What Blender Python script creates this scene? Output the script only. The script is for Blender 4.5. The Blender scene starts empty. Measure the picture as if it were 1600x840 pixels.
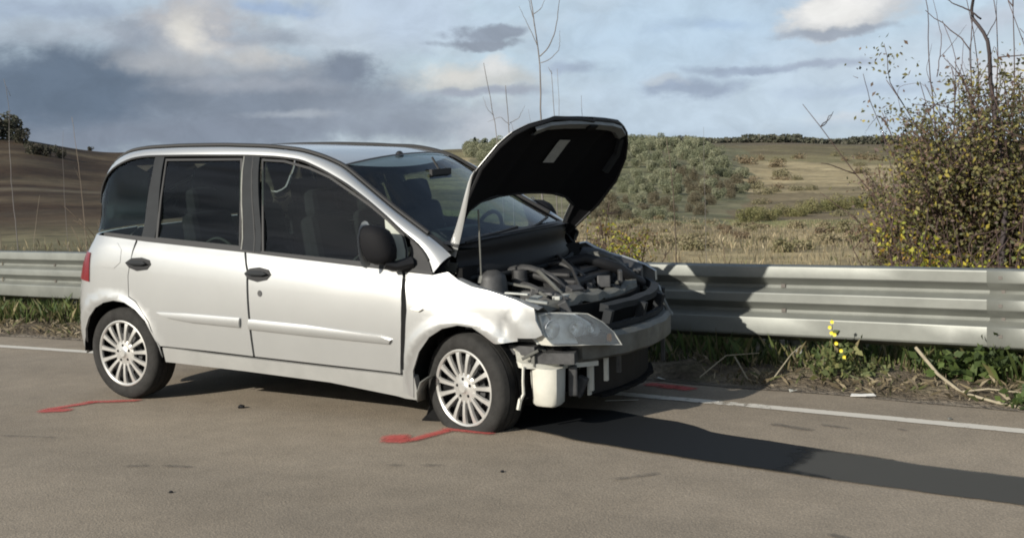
import bpy, bmesh, math, random
import numpy as np
from mathutils import Vector, Matrix, noise

sc = bpy.context.scene
C = bpy.context.collection
PI = math.pi
random.seed(11)

# ------------------------------------------------------------------ camera
CAM = (6.4097, -6.6967, 1.4446)
yaw, pit, rol = 2.09982, -0.080155, -0.033432
fw = Vector((math.cos(pit)*math.cos(yaw), math.cos(pit)*math.sin(yaw), math.sin(pit)))
rt = fw.cross(Vector((0, 0, 1))).normalized(); up = rt.cross(fw)
r2 = rt*math.cos(rol)+up*math.sin(rol); u2 = -rt*math.sin(rol)+up*math.cos(rol)
cd = bpy.data.cameras.new('camera'); cam = bpy.data.objects.new('camera', cd); C.objects.link(cam)
cam.matrix_world = Matrix(((r2.x, u2.x, -fw.x, CAM[0]), (r2.y, u2.y, -fw.y, CAM[1]), (r2.z, u2.z, -fw.z, CAM[2]), (0, 0, 0, 1)))
cd.sensor_width = 36; cd.lens = 1974.4/1600*36; cd.clip_start = .1; cd.clip_end = 9000
sc.camera = cam

def azel(px, py):
    """direction (azimuth, elevation) of a sky feature"""
    d = (fw+r2*((px-800)/1974.4)+u2*((420-py)/1974.4)).normalized()
    return math.atan2(d.y, d.x), math.asin(d.z)
def lin(c):
    return tuple((x/255/12.92 if x/255 <= .04045 else ((x/255+.055)/1.055)**2.4) for x in c)

# ------------------------------------------------------------------ light
SUN_TRAVEL = Vector((.33, 1, -.45)).normalized()
to_sun = -SUN_TRAVEL
sun_el = math.asin(to_sun.z)
sun_rot = math.atan2(to_sun.x, to_sun.y)
sl = bpy.data.lights.new('sun', 'SUN'); sl.energy = 4.7; sl.angle = math.radians(.55); sl.color = (1, .945, .85)
so = bpy.data.objects.new('sun', sl); C.objects.link(so)
so.rotation_euler = SUN_TRAVEL.to_track_quat('-Z', 'Y').to_euler()
so.location = (-10, -30, 15)
sc.view_settings.view_transform = 'Standard'; sc.view_settings.look = 'None'
sc.view_settings.exposure = 0.55; sc.view_settings.gamma = 1
EXPO = 2**0.55

# ------------------------------------------------------------------ sky
world = bpy.data.worlds.new('World'); sc.world = world; world.use_nodes = True
nt = world.node_tree; N = nt.nodes; L = nt.links
for n in list(N): N.remove(n)
def nd(t, **kw):
    n = N.new(t)
    for k, v in kw.items(): setattr(n, k, v)
    return n
def mth(op, a, b=None, c=None, clamp=False):
    n = N.new('ShaderNodeMath'); n.operation = op; n.use_clamp = clamp
    for i, x in enumerate((a, b, c)):
        if x is None: continue
        if isinstance(x, (int, float)): n.inputs[i].default_value = x
        else: L.new(x, n.inputs[i])
    return n.outputs[0]
sky = nd('ShaderNodeTexSky'); sky.sky_type = 'NISHITA'; sky.sun_disc = False
sky.sun_elevation = sun_el; sky.sun_rotation = sun_rot; sky.air_density = 1; sky.dust_density = 1.5; sky.ozone_density = 1.2
tc = nd('ShaderNodeTexCoord')
dirv = tc.outputs['Generated']
sep = nd('ShaderNodeSeparateXYZ'); L.new(dirv, sep.inputs[0])
az = mth('ARCTAN2', sep.outputs[1], sep.outputs[0])
el = mth('ARCSINE', sep.outputs[2])
# flatten clouds towards the horizon
comb = nd('ShaderNodeCombineXYZ'); L.new(az, comb.inputs[0]); L.new(mth('MULTIPLY', el, 1.5), comb.inputs[1])
def noise_n(scale, detail, rough, off, src=None, dist=0.0):
    m = nd('ShaderNodeMapping'); m.inputs['Location'].default_value = off; L.new(src or comb.outputs[0], m.inputs[0])
    n = nd('ShaderNodeTexNoise'); n.inputs['Scale'].default_value = scale; n.inputs['Detail'].default_value = detail
    n.inputs['Roughness'].default_value = rough; n.inputs['Distortion'].default_value = dist
    L.new(m.outputs[0], n.inputs['Vector']); return n
wn = noise_n(11, 7, .58, (3.1, 7.2, 0))
sub = nd('ShaderNodeVectorMath', operation='SUBTRACT'); L.new(wn.outputs['Color'], sub.inputs[0]); sub.inputs[1].default_value = (.5, .5, .5)
scl = nd('ShaderNodeVectorMath', operation='MULTIPLY'); L.new(sub.outputs[0], scl.inputs[0]); scl.inputs[1].default_value = (.13, .045, 0)
base = nd('ShaderNodeCombineXYZ'); L.new(az, base.inputs[0]); L.new(el, base.inputs[1])
wv = nd('ShaderNodeVectorMath', operation='ADD'); L.new(base.outputs[0], wv.inputs[0]); L.new(scl.outputs[0], wv.inputs[1])
fb = noise_n(22, 9, .62, (1.3, 4.4, 0), dist=.3)
fbv = mth('SUBTRACT', fb.outputs['Fac'], .5)
SK = 10.0   # colours below are divided back by the background strength 0.1
def colr(c, k=1.0): 
    c = lin(c); return (c[0]*SK*k/EXPO, c[1]*SK*k/EXPO, c[2]*SK*k/EXPO, 1)
def mix(fac, a, b):
    m = nd('ShaderNodeMix'); m.data_type = 'RGBA'; m.clamp_factor = True
    if isinstance(fac, (int, float)): m.inputs[0].default_value = fac
    else: L.new(fac, m.inputs[0])
    for i, x in ((6, a), (7, b)):
        if isinstance(x, tuple): m.inputs[i].default_value = x
        else: L.new(x, m.inputs[i])
    return m.outputs[2]
def mrange(v, a, b, c=0.0, d=1.0):
    m = nd('ShaderNodeMapRange'); m.interpolation_type = 'SMOOTHSTEP'; L.new(v, m.inputs[0])
    m.inputs[1].default_value = a; m.inputs[2].default_value = b; m.inputs[3].default_value = c; m.inputs[4].default_value = d
    return m.outputs[0]
# thin veil over the clear sky, streaked
veil = noise_n(5, 6, .55, (0, 2, 0), dist=.6)
vf = mth('MULTIPLY', mrange(veil.outputs['Fac'], .25, .75, .55, .92), mrange(el, .16, .75, 1.0, .35))
out = mix(vf, sky.outputs[0], colr((194, 211, 227)))
# broken cloud field all round
cf = noise_n(3.2, 8, .6, (5.3, 1.9, 0))
shade = noise_n(6, 6, .6, (8.3, .9, 0))
cc = mix(mrange(shade.outputs['Fac'], .35, .65), colr((120, 130, 146)), colr((190, 194, 198)))
out = mix(mrange(cf.outputs['Fac'], .50, .66, 0, .72), out, cc)
# (x, y, half width, half height, colour, softness, strength)
CL = [
 (1200, 70, 430, 140, (186, 208, 228), .9, .85),
 (1450, 120, 330, 70, (200, 213, 225), .9, .8),
 (1180, 165, 400, 50, (194, 211, 226), .8, .85),
 (560, 30, 150, 60, (196, 208, 220), .8, .8),
 (640, 20, 120, 60, (190, 206, 224), .8, .9),
 (450, 5, 70, 12, (160, 182, 212), .7, .8),
 (60, 15, 120, 22, (158, 172, 192), .8, .8),
 (110, 165, 330, 100, (118, 131, 148), .7, 1),
 (420, 165, 250, 75, (130, 141, 156), .65, 1),
 (60, 138, 210, 62, (104, 119, 137), .6, .95),
 (320, 215, 360, 26, (132, 142, 157), .7, .9),
 (620, 195, 180, 34, (146, 156, 170), .7, .85),
 (300, 40, 110, 48, (178, 180, 186), .5, .95),
 (300, 55, 52, 42, (222, 220, 214), .9, 1),
 (235, 95, 80, 26, (176, 180, 185), .8, .9),
 (395, 88, 44, 20, (206, 206, 204), .9, .95),
 (175, 52, 30, 18, (118, 130, 148), .6, .9),
 (320, 105, 130, 30, (172, 177, 184), .9, .75),
 (120, 48, 130, 20, (172, 182, 194), .9, .8),
 (560, 165, 90, 26, (150, 160, 174), .9, .6),
 (180, 70, 70, 26, (150, 158, 170), .9, .6),
 (425, 48, 60, 14, (150, 160, 174), .8, .7),
 (530, 105, 55, 26, (126, 137, 153), .6, .95),
 (380, 140, 130, 14, (170, 176, 186), .8, .6),
 (470, 186, 70, 8, (172, 180, 190), .9, .8),
 (760, 52, 74, 17, (150, 161, 176), .35, 1),
 (750, 70, 84, 9, (146, 156, 170), .4, .95),
 (740, 125, 120, 24, (198, 201, 200), .6, .95),
 (783, 103, 28, 20, (218, 220, 220), .9, 1),
 (700, 118, 60, 18, (224, 224, 220), .8, .95),
 (755, 148, 110, 9, (160, 168, 182), .7, .9),
 (740, 200, 60, 30, (196, 202, 210), .9, .8),
 (910, 105, 40, 12, (160, 174, 194), .7, .8),
 (1330, 22, 92, 34, (200, 204, 208), .35, 1),
 (1310, 15, 72, 24, (238, 238, 236), .7, 1),
 (1330, 48, 80, 9, (158, 168, 182), .6, .9),
 (1195, 108, 120, 9, (158, 172, 192), .6, .9),
 (1080, 138, 100, 16, (156, 170, 190), .6, .9),
 (1320, 100, 90, 8, (170, 182, 200), .7, .8),
 (1040, 130, 50, 8, (196, 206, 214), .8, .7),
 (1290, 190, 50, 12, (206, 214, 222), .8, .85),
 (1180, 205, 260, 14, (182, 198, 213), .8, .7),
 (1380, 140, 200, 10, (176, 192, 212), .9, .6),
 (1570, 120, 70, 30, (212, 214, 218), .8, .9),
 (1560, 30, 70, 24, (190, 198, 210), .8, .8),
 (1110, 45, 70, 10, (160, 182, 210), .9, .5),
]
for (px, py, rx, ry, col, soft, st) in CL:
    a0, e0 = azel(px, py)
    s = nd('ShaderNodeVectorMath', operation='SUBTRACT'); L.new(wv.outputs[0], s.inputs[0]); s.inputs[1].default_value = (a0, e0, 0)
    m = nd('ShaderNodeVectorMath', operation='MULTIPLY'); L.new(s.outputs[0], m.inputs[0]); m.inputs[1].default_value = (1974/rx, 1974/ry, 0)
    ln = nd('ShaderNodeVectorMath', operation='LENGTH'); L.new(m.outputs[0], ln.inputs[0])
    v = mth('ADD', ln.outputs['Value'], mth('MULTIPLY', fbv, 1.15))
    out = mix(mrange(v, 1.0+soft*.55, 1.0-soft, 0, st), out, colr(col))
# fine light and dark mottling inside the clouds
fm = noise_n(30, 8, .6, (2.2, 6.1, 0), dist=.4)
mot = mrange(fm.outputs['Fac'], .3, .7, .93, 1.07)
vm = nd('ShaderNodeVectorMath', operation='SCALE'); L.new(out, vm.inputs[0]); L.new(mot, vm.inputs['Scale'])
bg = nd('ShaderNodeBackground'); bg.inputs['Strength'].default_value = .1
wo = nd('ShaderNodeOutputWorld'); L.new(vm.outputs[0], bg.inputs[0]); L.new(bg.outputs[0], wo.inputs[0])

try:
    sc.render.filter_size = 1.8
    sc.cycles.filter_width = 1.9
except Exception: pass

# ------------------------------------------------------------------ materials
MATS = {}
def material(name, base, rough=.6, metal=0.0, spec=.5, coat=0.0, noise_scale=None, noise_amt=.0, bump=0.0, bump_scale=None, col2=None, trans=0.0, emis=None):
    if name in MATS: return MATS[name]
    m = bpy.data.materials.new(name); m.use_nodes = True
    t = m.node_tree; b = t.nodes['Principled BSDF']
    b.inputs['Base Color'].default_value = (*base, 1); b.inputs['Roughness'].default_value = rough
    b.inputs['Metallic'].default_value = metal; b.inputs['Specular IOR Level'].default_value = spec
    b.inputs['Coat Weight'].default_value = coat; b.inputs['Coat Roughness'].default_value = .06
    if noise_scale:
        co = t.nodes.new('ShaderNodeTexCoord'); n = t.nodes.new('ShaderNodeTexNoise')
        n.inputs['Scale'].default_value = noise_scale; n.inputs['Detail'].default_value = 6; n.inputs['Roughness'].default_value = .62
        t.links.new(co.outputs['Object'], n.inputs['Vector'])
        mx = t.nodes.new('ShaderNodeMix'); mx.data_type = 'RGBA'
        r = t.nodes.new('ShaderNodeMapRange'); r.inputs[1].default_value = .3; r.inputs[2].default_value = .7
        t.links.new(n.outputs['Fac'], r.inputs[0]); t.links.new(r.outputs[0], mx.inputs[0])
        c2 = col2 or tuple(x*(1-noise_amt) for x in base)
        mx.inputs[6].default_value = (*base, 1); mx.inputs[7].default_value = (*c2, 1)
        t.links.new(mx.outputs[2], b.inputs['Base Color'])
        if bump:
            n2 = t.nodes.new('ShaderNodeTexNoise'); n2.inputs['Scale'].default_value = bump_scale or noise_scale*3; n2.inputs['Detail'].default_value = 5
            t.links.new(co.outputs['Object'], n2.inputs['Vector'])
            bp = t.nodes.new('ShaderNodeBump'); bp.inputs['Strength'].default_value = bump; bp.inputs['Distance'].default_value = .02
            t.links.new(n2.outputs['Fac'], bp.inputs['Height']); t.links.new(bp.outputs[0], b.inputs['Normal'])
    MATS[name] = m; return m
def glass_material(name, tint, opacity, gloss=1.0):
    """thin tinted pane: part transparent, part dark film, with a clear reflection"""
    m = bpy.data.materials.new(name); m.use_nodes = True; t = m.node_tree; t.nodes.clear()
    o = t.nodes.new('ShaderNodeOutputMaterial'); tr = t.nodes.new('ShaderNodeBsdfTransparent'); tr.inputs[0].default_value = (*tint, 1)
    df = t.nodes.new('ShaderNodeBsdfDiffuse'); df.inputs[0].default_value = (.008, .012, .012, 1)
    gl = t.nodes.new('ShaderNodeBsdfGlossy'); gl.inputs['Roughness'].default_value = .015; gl.inputs[0].default_value = (gloss, gloss, gloss, 1)
    fr = t.nodes.new('ShaderNodeFresnel'); fr.inputs[0].default_value = 1.52
    a = t.nodes.new('ShaderNodeMixShader'); a.inputs[0].default_value = opacity
    b = t.nodes.new('ShaderNodeMixShader')
    t.links.new(tr.outputs[0], a.inputs[1]); t.links.new(df.outputs[0], a.inputs[2])
    t.links.new(fr.outputs[0], b.inputs[0]); t.links.new(a.outputs[0], b.inputs[1]); t.links.new(gl.outputs[0], b.inputs[2])
    t.links.new(b.outputs[0], o.inputs[0]); return m
def vcol_material(name, rough=.8, bump=0.0, bscale=40, spec=.2, transl=0.0, noise_scale=0, noise_amt=.35):
    m = bpy.data.materials.new(name); m.use_nodes = True; t = m.node_tree; b = t.nodes['Principled BSDF']
    at = t.nodes.new('ShaderNodeVertexColor'); at.layer_name = 'Col'
    src = at.outputs[0]
    b.inputs['Roughness'].default_value = rough; b.inputs['Specular IOR Level'].default_value = spec
    co = t.nodes.new('ShaderNodeTexCoord')
    if noise_scale:
        n = t.nodes.new('ShaderNodeTexNoise'); n.inputs['Scale'].default_value = noise_scale; n.inputs['Detail'].default_value = 9; n.inputs['Roughness'].default_value = .7
        t.links.new(co.outputs['Object'], n.inputs['Vector'])
        r = t.nodes.new('ShaderNodeMapRange'); r.inputs[1].default_value = .32; r.inputs[2].default_value = .68; r.inputs[3].default_value = 1-noise_amt; r.inputs[4].default_value = 1+noise_amt
        t.links.new(n.outputs['Fac'], r.inputs[0])
        s = t.nodes.new('ShaderNodeVectorMath'); s.operation = 'SCALE'; t.links.new(src, s.inputs[0]); t.links.new(r.outputs[0], s.inputs['Scale'])
        n = t.nodes.new('ShaderNodeTexNoise'); n.inputs['Scale'].default_value = noise_scale*.12; n.inputs['Detail'].default_value = 8; n.inputs['Roughness'].default_value = .65
        t.links.new(co.outputs['Object'], n.inputs['Vector'])
        r = t.nodes.new('ShaderNodeMapRange'); r.inputs[1].default_value = .35; r.inputs[2].default_value = .65; r.inputs[3].default_value = 1-noise_amt*.7; r.inputs[4].default_value = 1+noise_amt*.7
        t.links.new(n.outputs['Fac'], r.inputs[0])
        s2 = t.nodes.new('ShaderNodeVectorMath'); s2.operation = 'SCALE'; t.links.new(s.outputs[0], s2.inputs[0]); t.links.new(r.outputs[0], s2.inputs['Scale'])
        src = s2.outputs[0]
    t.links.new(src, b.inputs['Base Color'])
    if bump:
        n2 = t.nodes.new('ShaderNodeTexNoise'); n2.inputs['Scale'].default_value = bscale; n2.inputs['Detail'].default_value = 8
        t.links.new(co.outputs['Object'], n2.inputs['Vector'])
        bp = t.nodes.new('ShaderNodeBump'); bp.inputs['Strength'].default_value = bump; bp.inputs['Distance'].default_value = .05
        t.links.new(n2.outputs['Fac'], bp.inputs['Height']); t.links.new(bp.outputs[0], b.inputs['Normal'])
    if transl:
        tl = t.nodes.new('ShaderNodeBsdfTranslucent'); t.links.new(src, tl.inputs[0])
        mx = t.nodes.new('ShaderNodeMixShader'); mx.inputs[0].default_value = transl
        t.links.new(b.outputs[0], mx.inputs[1]); t.links.new(tl.outputs[0], mx.inputs[2])
        t.links.new(mx.outputs[0], t.nodes['Material Output'].inputs[0])
    return m
PAINT = material('silver_paint', (.40, .405, .395), .34, .5, .5, .9, 3.5, .06)
PAINT_DIRTY = material('dusty_silver_paint', (.33, .33, .315), .45, .3, .5, .3, 6, .14)
PLASTIC = material('black_plastic', (.010, .010, .011), .6, 0, .3, noise_scale=9, noise_amt=.4)
TRIM = material('grey_black_trim', (.020, .022, .024), .75, 0, .2, noise_scale=8, noise_amt=.25)
RUBBER = material('tyre_rubber', (.017, .0165, .0155), .9, 0, .2, noise_scale=14, noise_amt=-.8, bump=.15, bump_scale=60)
SEAL = material('rubber_seal', (.012, .012, .012), .7)
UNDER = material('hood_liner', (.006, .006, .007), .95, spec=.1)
MIRROR = material('mirror_housing_plastic', (.006, .006, .007), .75, 0, .15)
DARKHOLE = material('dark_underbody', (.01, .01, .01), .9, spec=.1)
ALLOY = material('silver_wheel_trim', (.50, .49, .46), .32, .5, noise_scale=20, noise_amt=.16)
STEEL = material('bare_grey_steel', (.14, .14, .125), .55, .3, noise_scale=12, noise_amt=.45)
CREAM = material('cream_plastic', (.50, .49, .43), .55, noise_scale=9, noise_amt=.2)
ENGINE = material('engine_grey', (.07, .07, .07), .6, .3, noise_scale=14, noise_amt=.6)
CHROME = material('chrome', (.80, .81, .80), .25, .7)
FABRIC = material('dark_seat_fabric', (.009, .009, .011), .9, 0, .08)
REDL = material('red_lamp', (.13, .010, .012), .2, spec=.6)
AMBER = material('clear_lamp', (.62, .60, .54), .25)
GALV = material('galvanised_steel', (.185, .192, .172), .48, .3, noise_scale=3.5, noise_amt=.28, bump=.04, bump_scale=8)
GALVD = material('galvanised_post', (.30, .31, .31), .55, .4, noise_scale=9, noise_amt=.35)
BOLT = material('rusty_bolt', (.10, .09, .08), .6, .5)
GL_SIDE = glass_material('tinted_window_glass', (.74, .85, .77), .03, .6)
GL_PALE = glass_material('painted_reflection_glass', (.5, .55, .5), .65, 1.0); GL_PALE.node_tree.nodes['Diffuse BSDF'].inputs[0].default_value = (.5, .52, .45, 1)  # sky reflection put into the pane's colour as a pale diffuse film
GL_WS = glass_material('windscreen_glass', (.46, .56, .56), .06, .75)
GL_LAMP = glass_material('lamp_lens', (.97, .98, .97), .15)
_t = GL_LAMP.node_tree; _d = _t.nodes['Diffuse BSDF']; _d.inputs[0].default_value = (.93, .94, .90, 1)
_tl = _t.nodes.new('ShaderNodeBsdfTranslucent'); _tl.inputs[0].default_value = (.96, .97, .93, 1); _m = _t.nodes.new('ShaderNodeMixShader'); _m.inputs[0].default_value = .5
_t.links.new(_d.outputs[0], _m.inputs[1]); _t.links.new(_tl.outputs[0], _m.inputs[2]); _t.links.new(_m.outputs[0], _t.nodes['Mix Shader'].inputs[2])

# ------------------------------------------------------------------ object helpers
def link(o, parent=None):
    C.objects.link(o)
    if parent: o.parent = parent
    return o
def tag(o, label=None, cat=None, group=None, kind=None):
    if label: o['label'] = label
    if cat: o['category'] = cat
    if group: o['group'] = group
    if kind: o['kind'] = kind
    return o
def empty(name, loc, label, cat, group=None):
    o = bpy.data.objects.new(name, None); o.location = loc; o.empty_display_size = .2; C.objects.link(o)
    return tag(o, label, cat, group)
def mesh(name, vs, fs, mat, parent=None, smooth=False, mats=None, mi=None):
    me = bpy.data.meshes.new(name); me.from_pydata([tuple(v) for v in vs], [], fs); me.update()
    for m in (mats or [mat]): me.materials.append(m)
    if mi: me.polygons.foreach_set('material_index', mi)
    if smooth: me.polygons.foreach_set('use_smooth', [True]*len(fs))
    return link(bpy.data.objects.new(name, me), parent)
class MB:
    def __init__(s): s.v = []; s.f = []
    def box(s, c, d, rz=0, ry=0, taper=1.0):
        M = Matrix.Rotation(rz, 3, 'Z') @ Matrix.Rotation(ry, 3, 'Y'); n = len(s.v)
        for z in (-1, 1):
            k = taper if z > 0 else 1
            for x, y in ((-1, -1), (1, -1), (1, 1), (-1, 1)):
                s.v.append(Vector(c)+M @ Vector((x*d[0]/2*k, y*d[1]/2*k, z*d[2]/2)))
        for q in ((0, 3, 2, 1), (4, 5, 6, 7), (0, 1, 5, 4), (1, 2, 6, 5), (2, 3, 7, 6), (3, 0, 4, 7)): s.f.append([n+i for i in q])
        return s
    def tube(s, pts, r, seg=8, cap=True):
        pts = [Vector(p) for p in pts]; rr = r if isinstance(r, (list, tuple)) else [r]*len(pts)
        n0 = len(s.v); prev = None
        for i, p in enumerate(pts):
            t = ((pts[i+1]-p) if i < len(pts)-1 else (p-pts[i-1]))
            if 0 < i < len(pts)-1: t = pts[i+1]-pts[i-1]
            t.normalize()
            a = prev if prev else (Vector((0, 0, 1)) if abs(t.z) < .9 else Vector((1, 0, 0)))
            x = (a-t*a.dot(t)).normalized(); prev = x; y = t.cross(x)
            for k in range(seg): s.v.append(p+(x*math.cos(2*PI*k/seg)+y*math.sin(2*PI*k/seg))*rr[i])
        for i in range(len(pts)-1):
            for k in range(seg):
                a = n0+i*seg+k; b = n0+i*seg+(k+1) % seg
                s.f.append([a, b, b+seg, a+seg])
        if cap:
            s.f.append([n0+k for k in range(seg)][::-1]); s.f.append([n0+(len(pts)-1)*seg+k for k in range(seg)])
        return s
    def lathe(s, prof, seg, org=(0, 0, 0), axis='Y', close=False):
        n0 = len(s.v); m = len(prof)
        for k in range(seg):
            a = 2*PI*k/seg; c, q = math.cos(a), math.sin(a)
            for (r, h) in prof:
                p = (r*c, h, r*q) if axis == 'Y' else (r*c, r*q, h) if axis == 'Z' else (h, r*c, r*q)
                s.v.append(Vector(org)+Vector(p))
        for k in range(seg):
            for i in range(m-1 if not close else m):
                a = n0+k*m+i; b = n0+k*m+(i+1) % m; c = n0+((k+1) % seg)*m+(i+1) % m; d = n0+((k+1) % seg)*m+i
                s.f.append([a, b, c, d])
        return s
    def build(s, name, mat, parent=None, smooth=False, bevel=0):
        o = mesh(name, s.v, s.f, mat, parent, smooth)
        if bevel:
            b = o.modifiers.new('bevel', 'BEVEL'); b.width = bevel; b.segments = 2; b.limit_method = 'ANGLE'
        elif smooth:
            set_auto(o)
        return o
def set_auto(o, ang=40):
    me = o.data
    bm = bmesh.new(); bm.from_mesh(me); bmesh.ops.recalc_face_normals(bm, faces=bm.faces)
    for e in bm.edges:
        if len(e.link_faces) == 2 and e.calc_face_angle(0) > math.radians(ang): e.smooth = False
    bm.to_mesh(me); bm.free()

# ------------------------------------------------------------------ car body surfaces
def lerp_tab(t, x):
    if x <= t[0][0]: return t[0][1]
    for (a, b), (c, d) in zip(t, t[1:]):
        if x <= c:
            k = (x-a)/(c-a); return b+(d-b)*k
    return t[-1][1]
def smooth_tab(t, x):
    # Catmull style cubic through the table
    n = len(t)
    if x <= t[0][0]: return t[0][1]
    if x >= t[-1][0]: return t[-1][1]
    for i in range(n-1):
        if x <= t[i+1][0]: break
    def m(j):
        if j == 0: return (t[1][1]-t[0][1])/(t[1][0]-t[0][0])
        if j == n-1: return (t[-1][1]-t[-2][1])/(t[-1][0]-t[-2][0])
        return (t[j+1][1]-t[j-1][1])/(t[j+1][0]-t[j-1][0])
    h = t[i+1][0]-t[i][0]; k = (x-t[i][0])/h
    return ((2*k**3-3*k*k+1)*t[i][1] + (k**3-2*k*k+k)*h*m(i) + (-2*k**3+3*k*k)*t[i+1][1] + (k**3-k*k)*h*m(i+1))
def sstep(a, b, x):
    k = min(1, max(0, (x-a)/(b-a))); return k*k*(3-2*k)
WT = [(.15,.865),(.25,.885),(.4,.91),(.6,.93),(.8,.928),(.93,.908),(1.02,.868),(1.12,.825),(1.3,.782),(1.45,.735),(1.56,.685),(1.63,.635),(1.68,.58)]
XE = [(.2,-.53),(.35,-.555),(.6,-.55),(.8,-.50),(.93,-.44),(1.07,-.35),(1.15,-.35),(1.3,-.37),(1.5,-.32),(1.62,-.22),(1.7,-.1)]
def side(u, z, off=0.0, sgn=-1):
    """Outer skin of the car's flank and tail: u runs along the flank and on round the rear corner."""
    zb = 1.10-.056*u
    zz = z+(1.03-zb)*sstep(.62, .95, z)
    w = smooth_tab(WT, zz)
    if u > 2.2: w *= 1-.11*((u-2.2)/.95)**2
    for cx in (0, 2.66):
        d = math.hypot(u-cx, z-.31)
        w += .016*math.exp(-((d-.375)/.035)**2)
    w += off
    xc = .05
    if u >= xc: return (u, sgn*w, z)
    L = xc-smooth_tab(XE, z)+off
    ph = (xc-u)/L; c, s = math.cos(ph), math.sin(ph)
    n = (abs(c)**4+abs(s)**4)**.25
    return (xc-L*s/n, sgn*w*c/n, z)
def front(y, z, off=0.0):
    """Nose surface."""
    return (3.46-.34*(abs(y)/.86)**2.5-.5*(z-.55)+off, y, z)
OUT = {
 'rear_door':[(0.201,1.078),(0.678,1.055),(1.109,1.029),(1.163,0.908),(1.171,0.601),(1.173,0.385),(0.829,0.391),(0.397,0.394),(0.372,0.435),(0.327,0.55),(0.223,0.676),(0.162,0.706),(0.163,0.839),(0.189,0.954),(0.211,1.055)],
 'front_door':[(1.12,1.026),(1.688,0.999),(2.272,0.959),(2.292,0.922),(2.305,0.73),(2.271,0.371),(1.78,0.377),(1.183,0.385),(1.182,0.602),(1.173,0.908)],
 'quarter':[(-0.053,1.092),(0.201,1.078),(0.189,0.954),(0.163,0.839),(0.162,0.706),(0.223,0.676),(0.327,0.55),(0.372,0.435),(0.397,0.394),(0.399,0.317),(0.388,0.381),(0.357,0.472),(0.301,0.557),(0.225,0.624),(0.133,0.665),(0.033,0.672),(-0.062,0.653),(-0.147,0.613),(-0.224,0.541),(-0.284,0.455),(-0.324,0.337),(-0.29,0.288)],
 'rail_low':[(-0.098,1.407),(-0.069,1.54),(0.023,1.585),(0.164,1.6),(0.542,1.602),(0.976,1.599),(1.225,1.59),(1.429,1.57),(1.613,1.51),(1.803,1.433),(1.968,1.344),(2.112,1.256),(2.247,1.165),(2.356,1.104),(2.435,1.022),(2.478,0.949)],
 'quarter_glass':[(-0.072,1.111),(-0.12,1.365),(-0.105,1.481),(-0.057,1.54),(0.028,1.572),(0.235,1.592),(0.241,1.49),(0.232,1.247),(0.237,1.087)],
 'c_pillar':[(0.233,1.596),(0.315,1.599),(0.338,1.329),(0.355,1.082),(0.237,1.087),(0.232,1.247),(0.241,1.49)],
 'rear_glass':[(0.329,1.579),(0.965,1.58),(1.075,1.039),(0.364,1.074),(0.344,1.329)],
 'b_pillar':[(0.968,1.596),(1.101,1.591),(1.242,1.018),(1.078,1.032)],
 'front_glass':[(1.118,1.576),(1.299,1.567),(1.509,1.525),(1.672,1.473),(1.834,1.397),(1.996,1.315),(2.133,1.234),(2.248,1.151),(2.284,1.067),(2.309,0.964),(1.248,1.015)],
 'front_quarter':[(2.289,1.131),(2.372,1.076),(2.435,1.009),(2.47,0.949),(2.323,0.961)],
 'belt':[(-0.101,1.11),(0.276,1.088),(1.109,1.044),(1.243,1.029),(2.32,0.971),(2.473,0.955),(2.477,0.939),(2.275,0.949),(1.117,1.018),(0.286,1.06),(-0.092,1.086)],
 'mould_rear':[(0.409,0.62),(0.669,0.627),(1.107,0.625),(1.1,0.565),(0.7,0.572),(0.494,0.592)],
 'mould_front':[(1.179,0.622),(1.623,0.614),(2.148,0.585),(2.226,0.564),(2.21,0.541),(1.615,0.548),(1.171,0.558)],
 'handle_rear':[(0.14,0.924),(0.195,0.955),(0.284,0.962),(0.353,0.948),(0.367,0.92),(0.335,0.887),(0.244,0.875),(0.176,0.893)],
 'handle_front':[(1.144,0.896),(1.185,0.928),(1.258,0.938),(1.33,0.926),(1.353,0.897),(1.322,0.865),(1.248,0.85),(1.177,0.863)],
 'lock':[(1.269,0.782)],
 'fuel':[(-0.117,0.964),(-0.117,1.021),(-0.059,1.051),(0.045,1.046),(0.095,1.004),(0.094,0.923),(0.037,0.883),(-0.068,0.887)],
 'indicator':[(2.364,0.751),(2.398,0.767),(2.447,0.755),(2.418,0.736)],
 'fender':[(2.292,0.95),(2.477,0.939),(2.568,0.958),(2.64,0.92),(2.734,0.886),(2.832,0.869),(2.999,0.823),(3.101,0.782),(3.112,0.717),(3.146,0.635),(3.11,0.617),(3.01,0.613),(3.01,0.596),(2.886,0.578),(2.87,0.58),(2.807,0.628),(2.751,0.665),(2.666,0.672),(2.568,0.648),(2.482,0.596),(2.405,0.506),(2.353,0.394),(2.334,0.229),(2.271,0.26),(2.287,0.369),(2.317,0.73),(2.304,0.923)],
 'sill':[(0.399,0.317),(0.826,0.378),(1.175,0.373),(1.778,0.365),(2.285,0.361),(2.352,0.356),(2.363,0.215),(1.741,0.267),(1.068,0.281),(0.413,0.287)],
 'taillight':[(-0.258,0.984),(-0.327,0.953),(-0.456,0.741),(-0.435,0.746)],
 'headlamp':[(-0.79,0.737),(-0.742,0.745),(-0.548,0.72),(-0.482,0.667),(-0.438,0.606),(-0.422,0.534),(-0.649,0.562),(-0.79,0.575),(-0.806,0.627)],
}
RAIL_TOP = [(-0.321,-0.66,1.151),(-0.314,-0.64,1.332),(-0.295,-0.61,1.491),(-0.226,-0.6,1.568),(-0.106,-0.6,1.619),(0.068,-0.6,1.639),(0.369,-0.6,1.649),(0.739,-0.6,1.65),(1.109,-0.6,1.639),(1.371,-0.6,1.614),(1.536,-0.605,1.575),(1.7,-0.62,1.521),(1.904,-0.655,1.399),(2.107,-0.69,1.278),(2.297,-0.72,1.177),(2.474,-0.75,1.08),(2.541,-0.77,1.037)]

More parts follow.
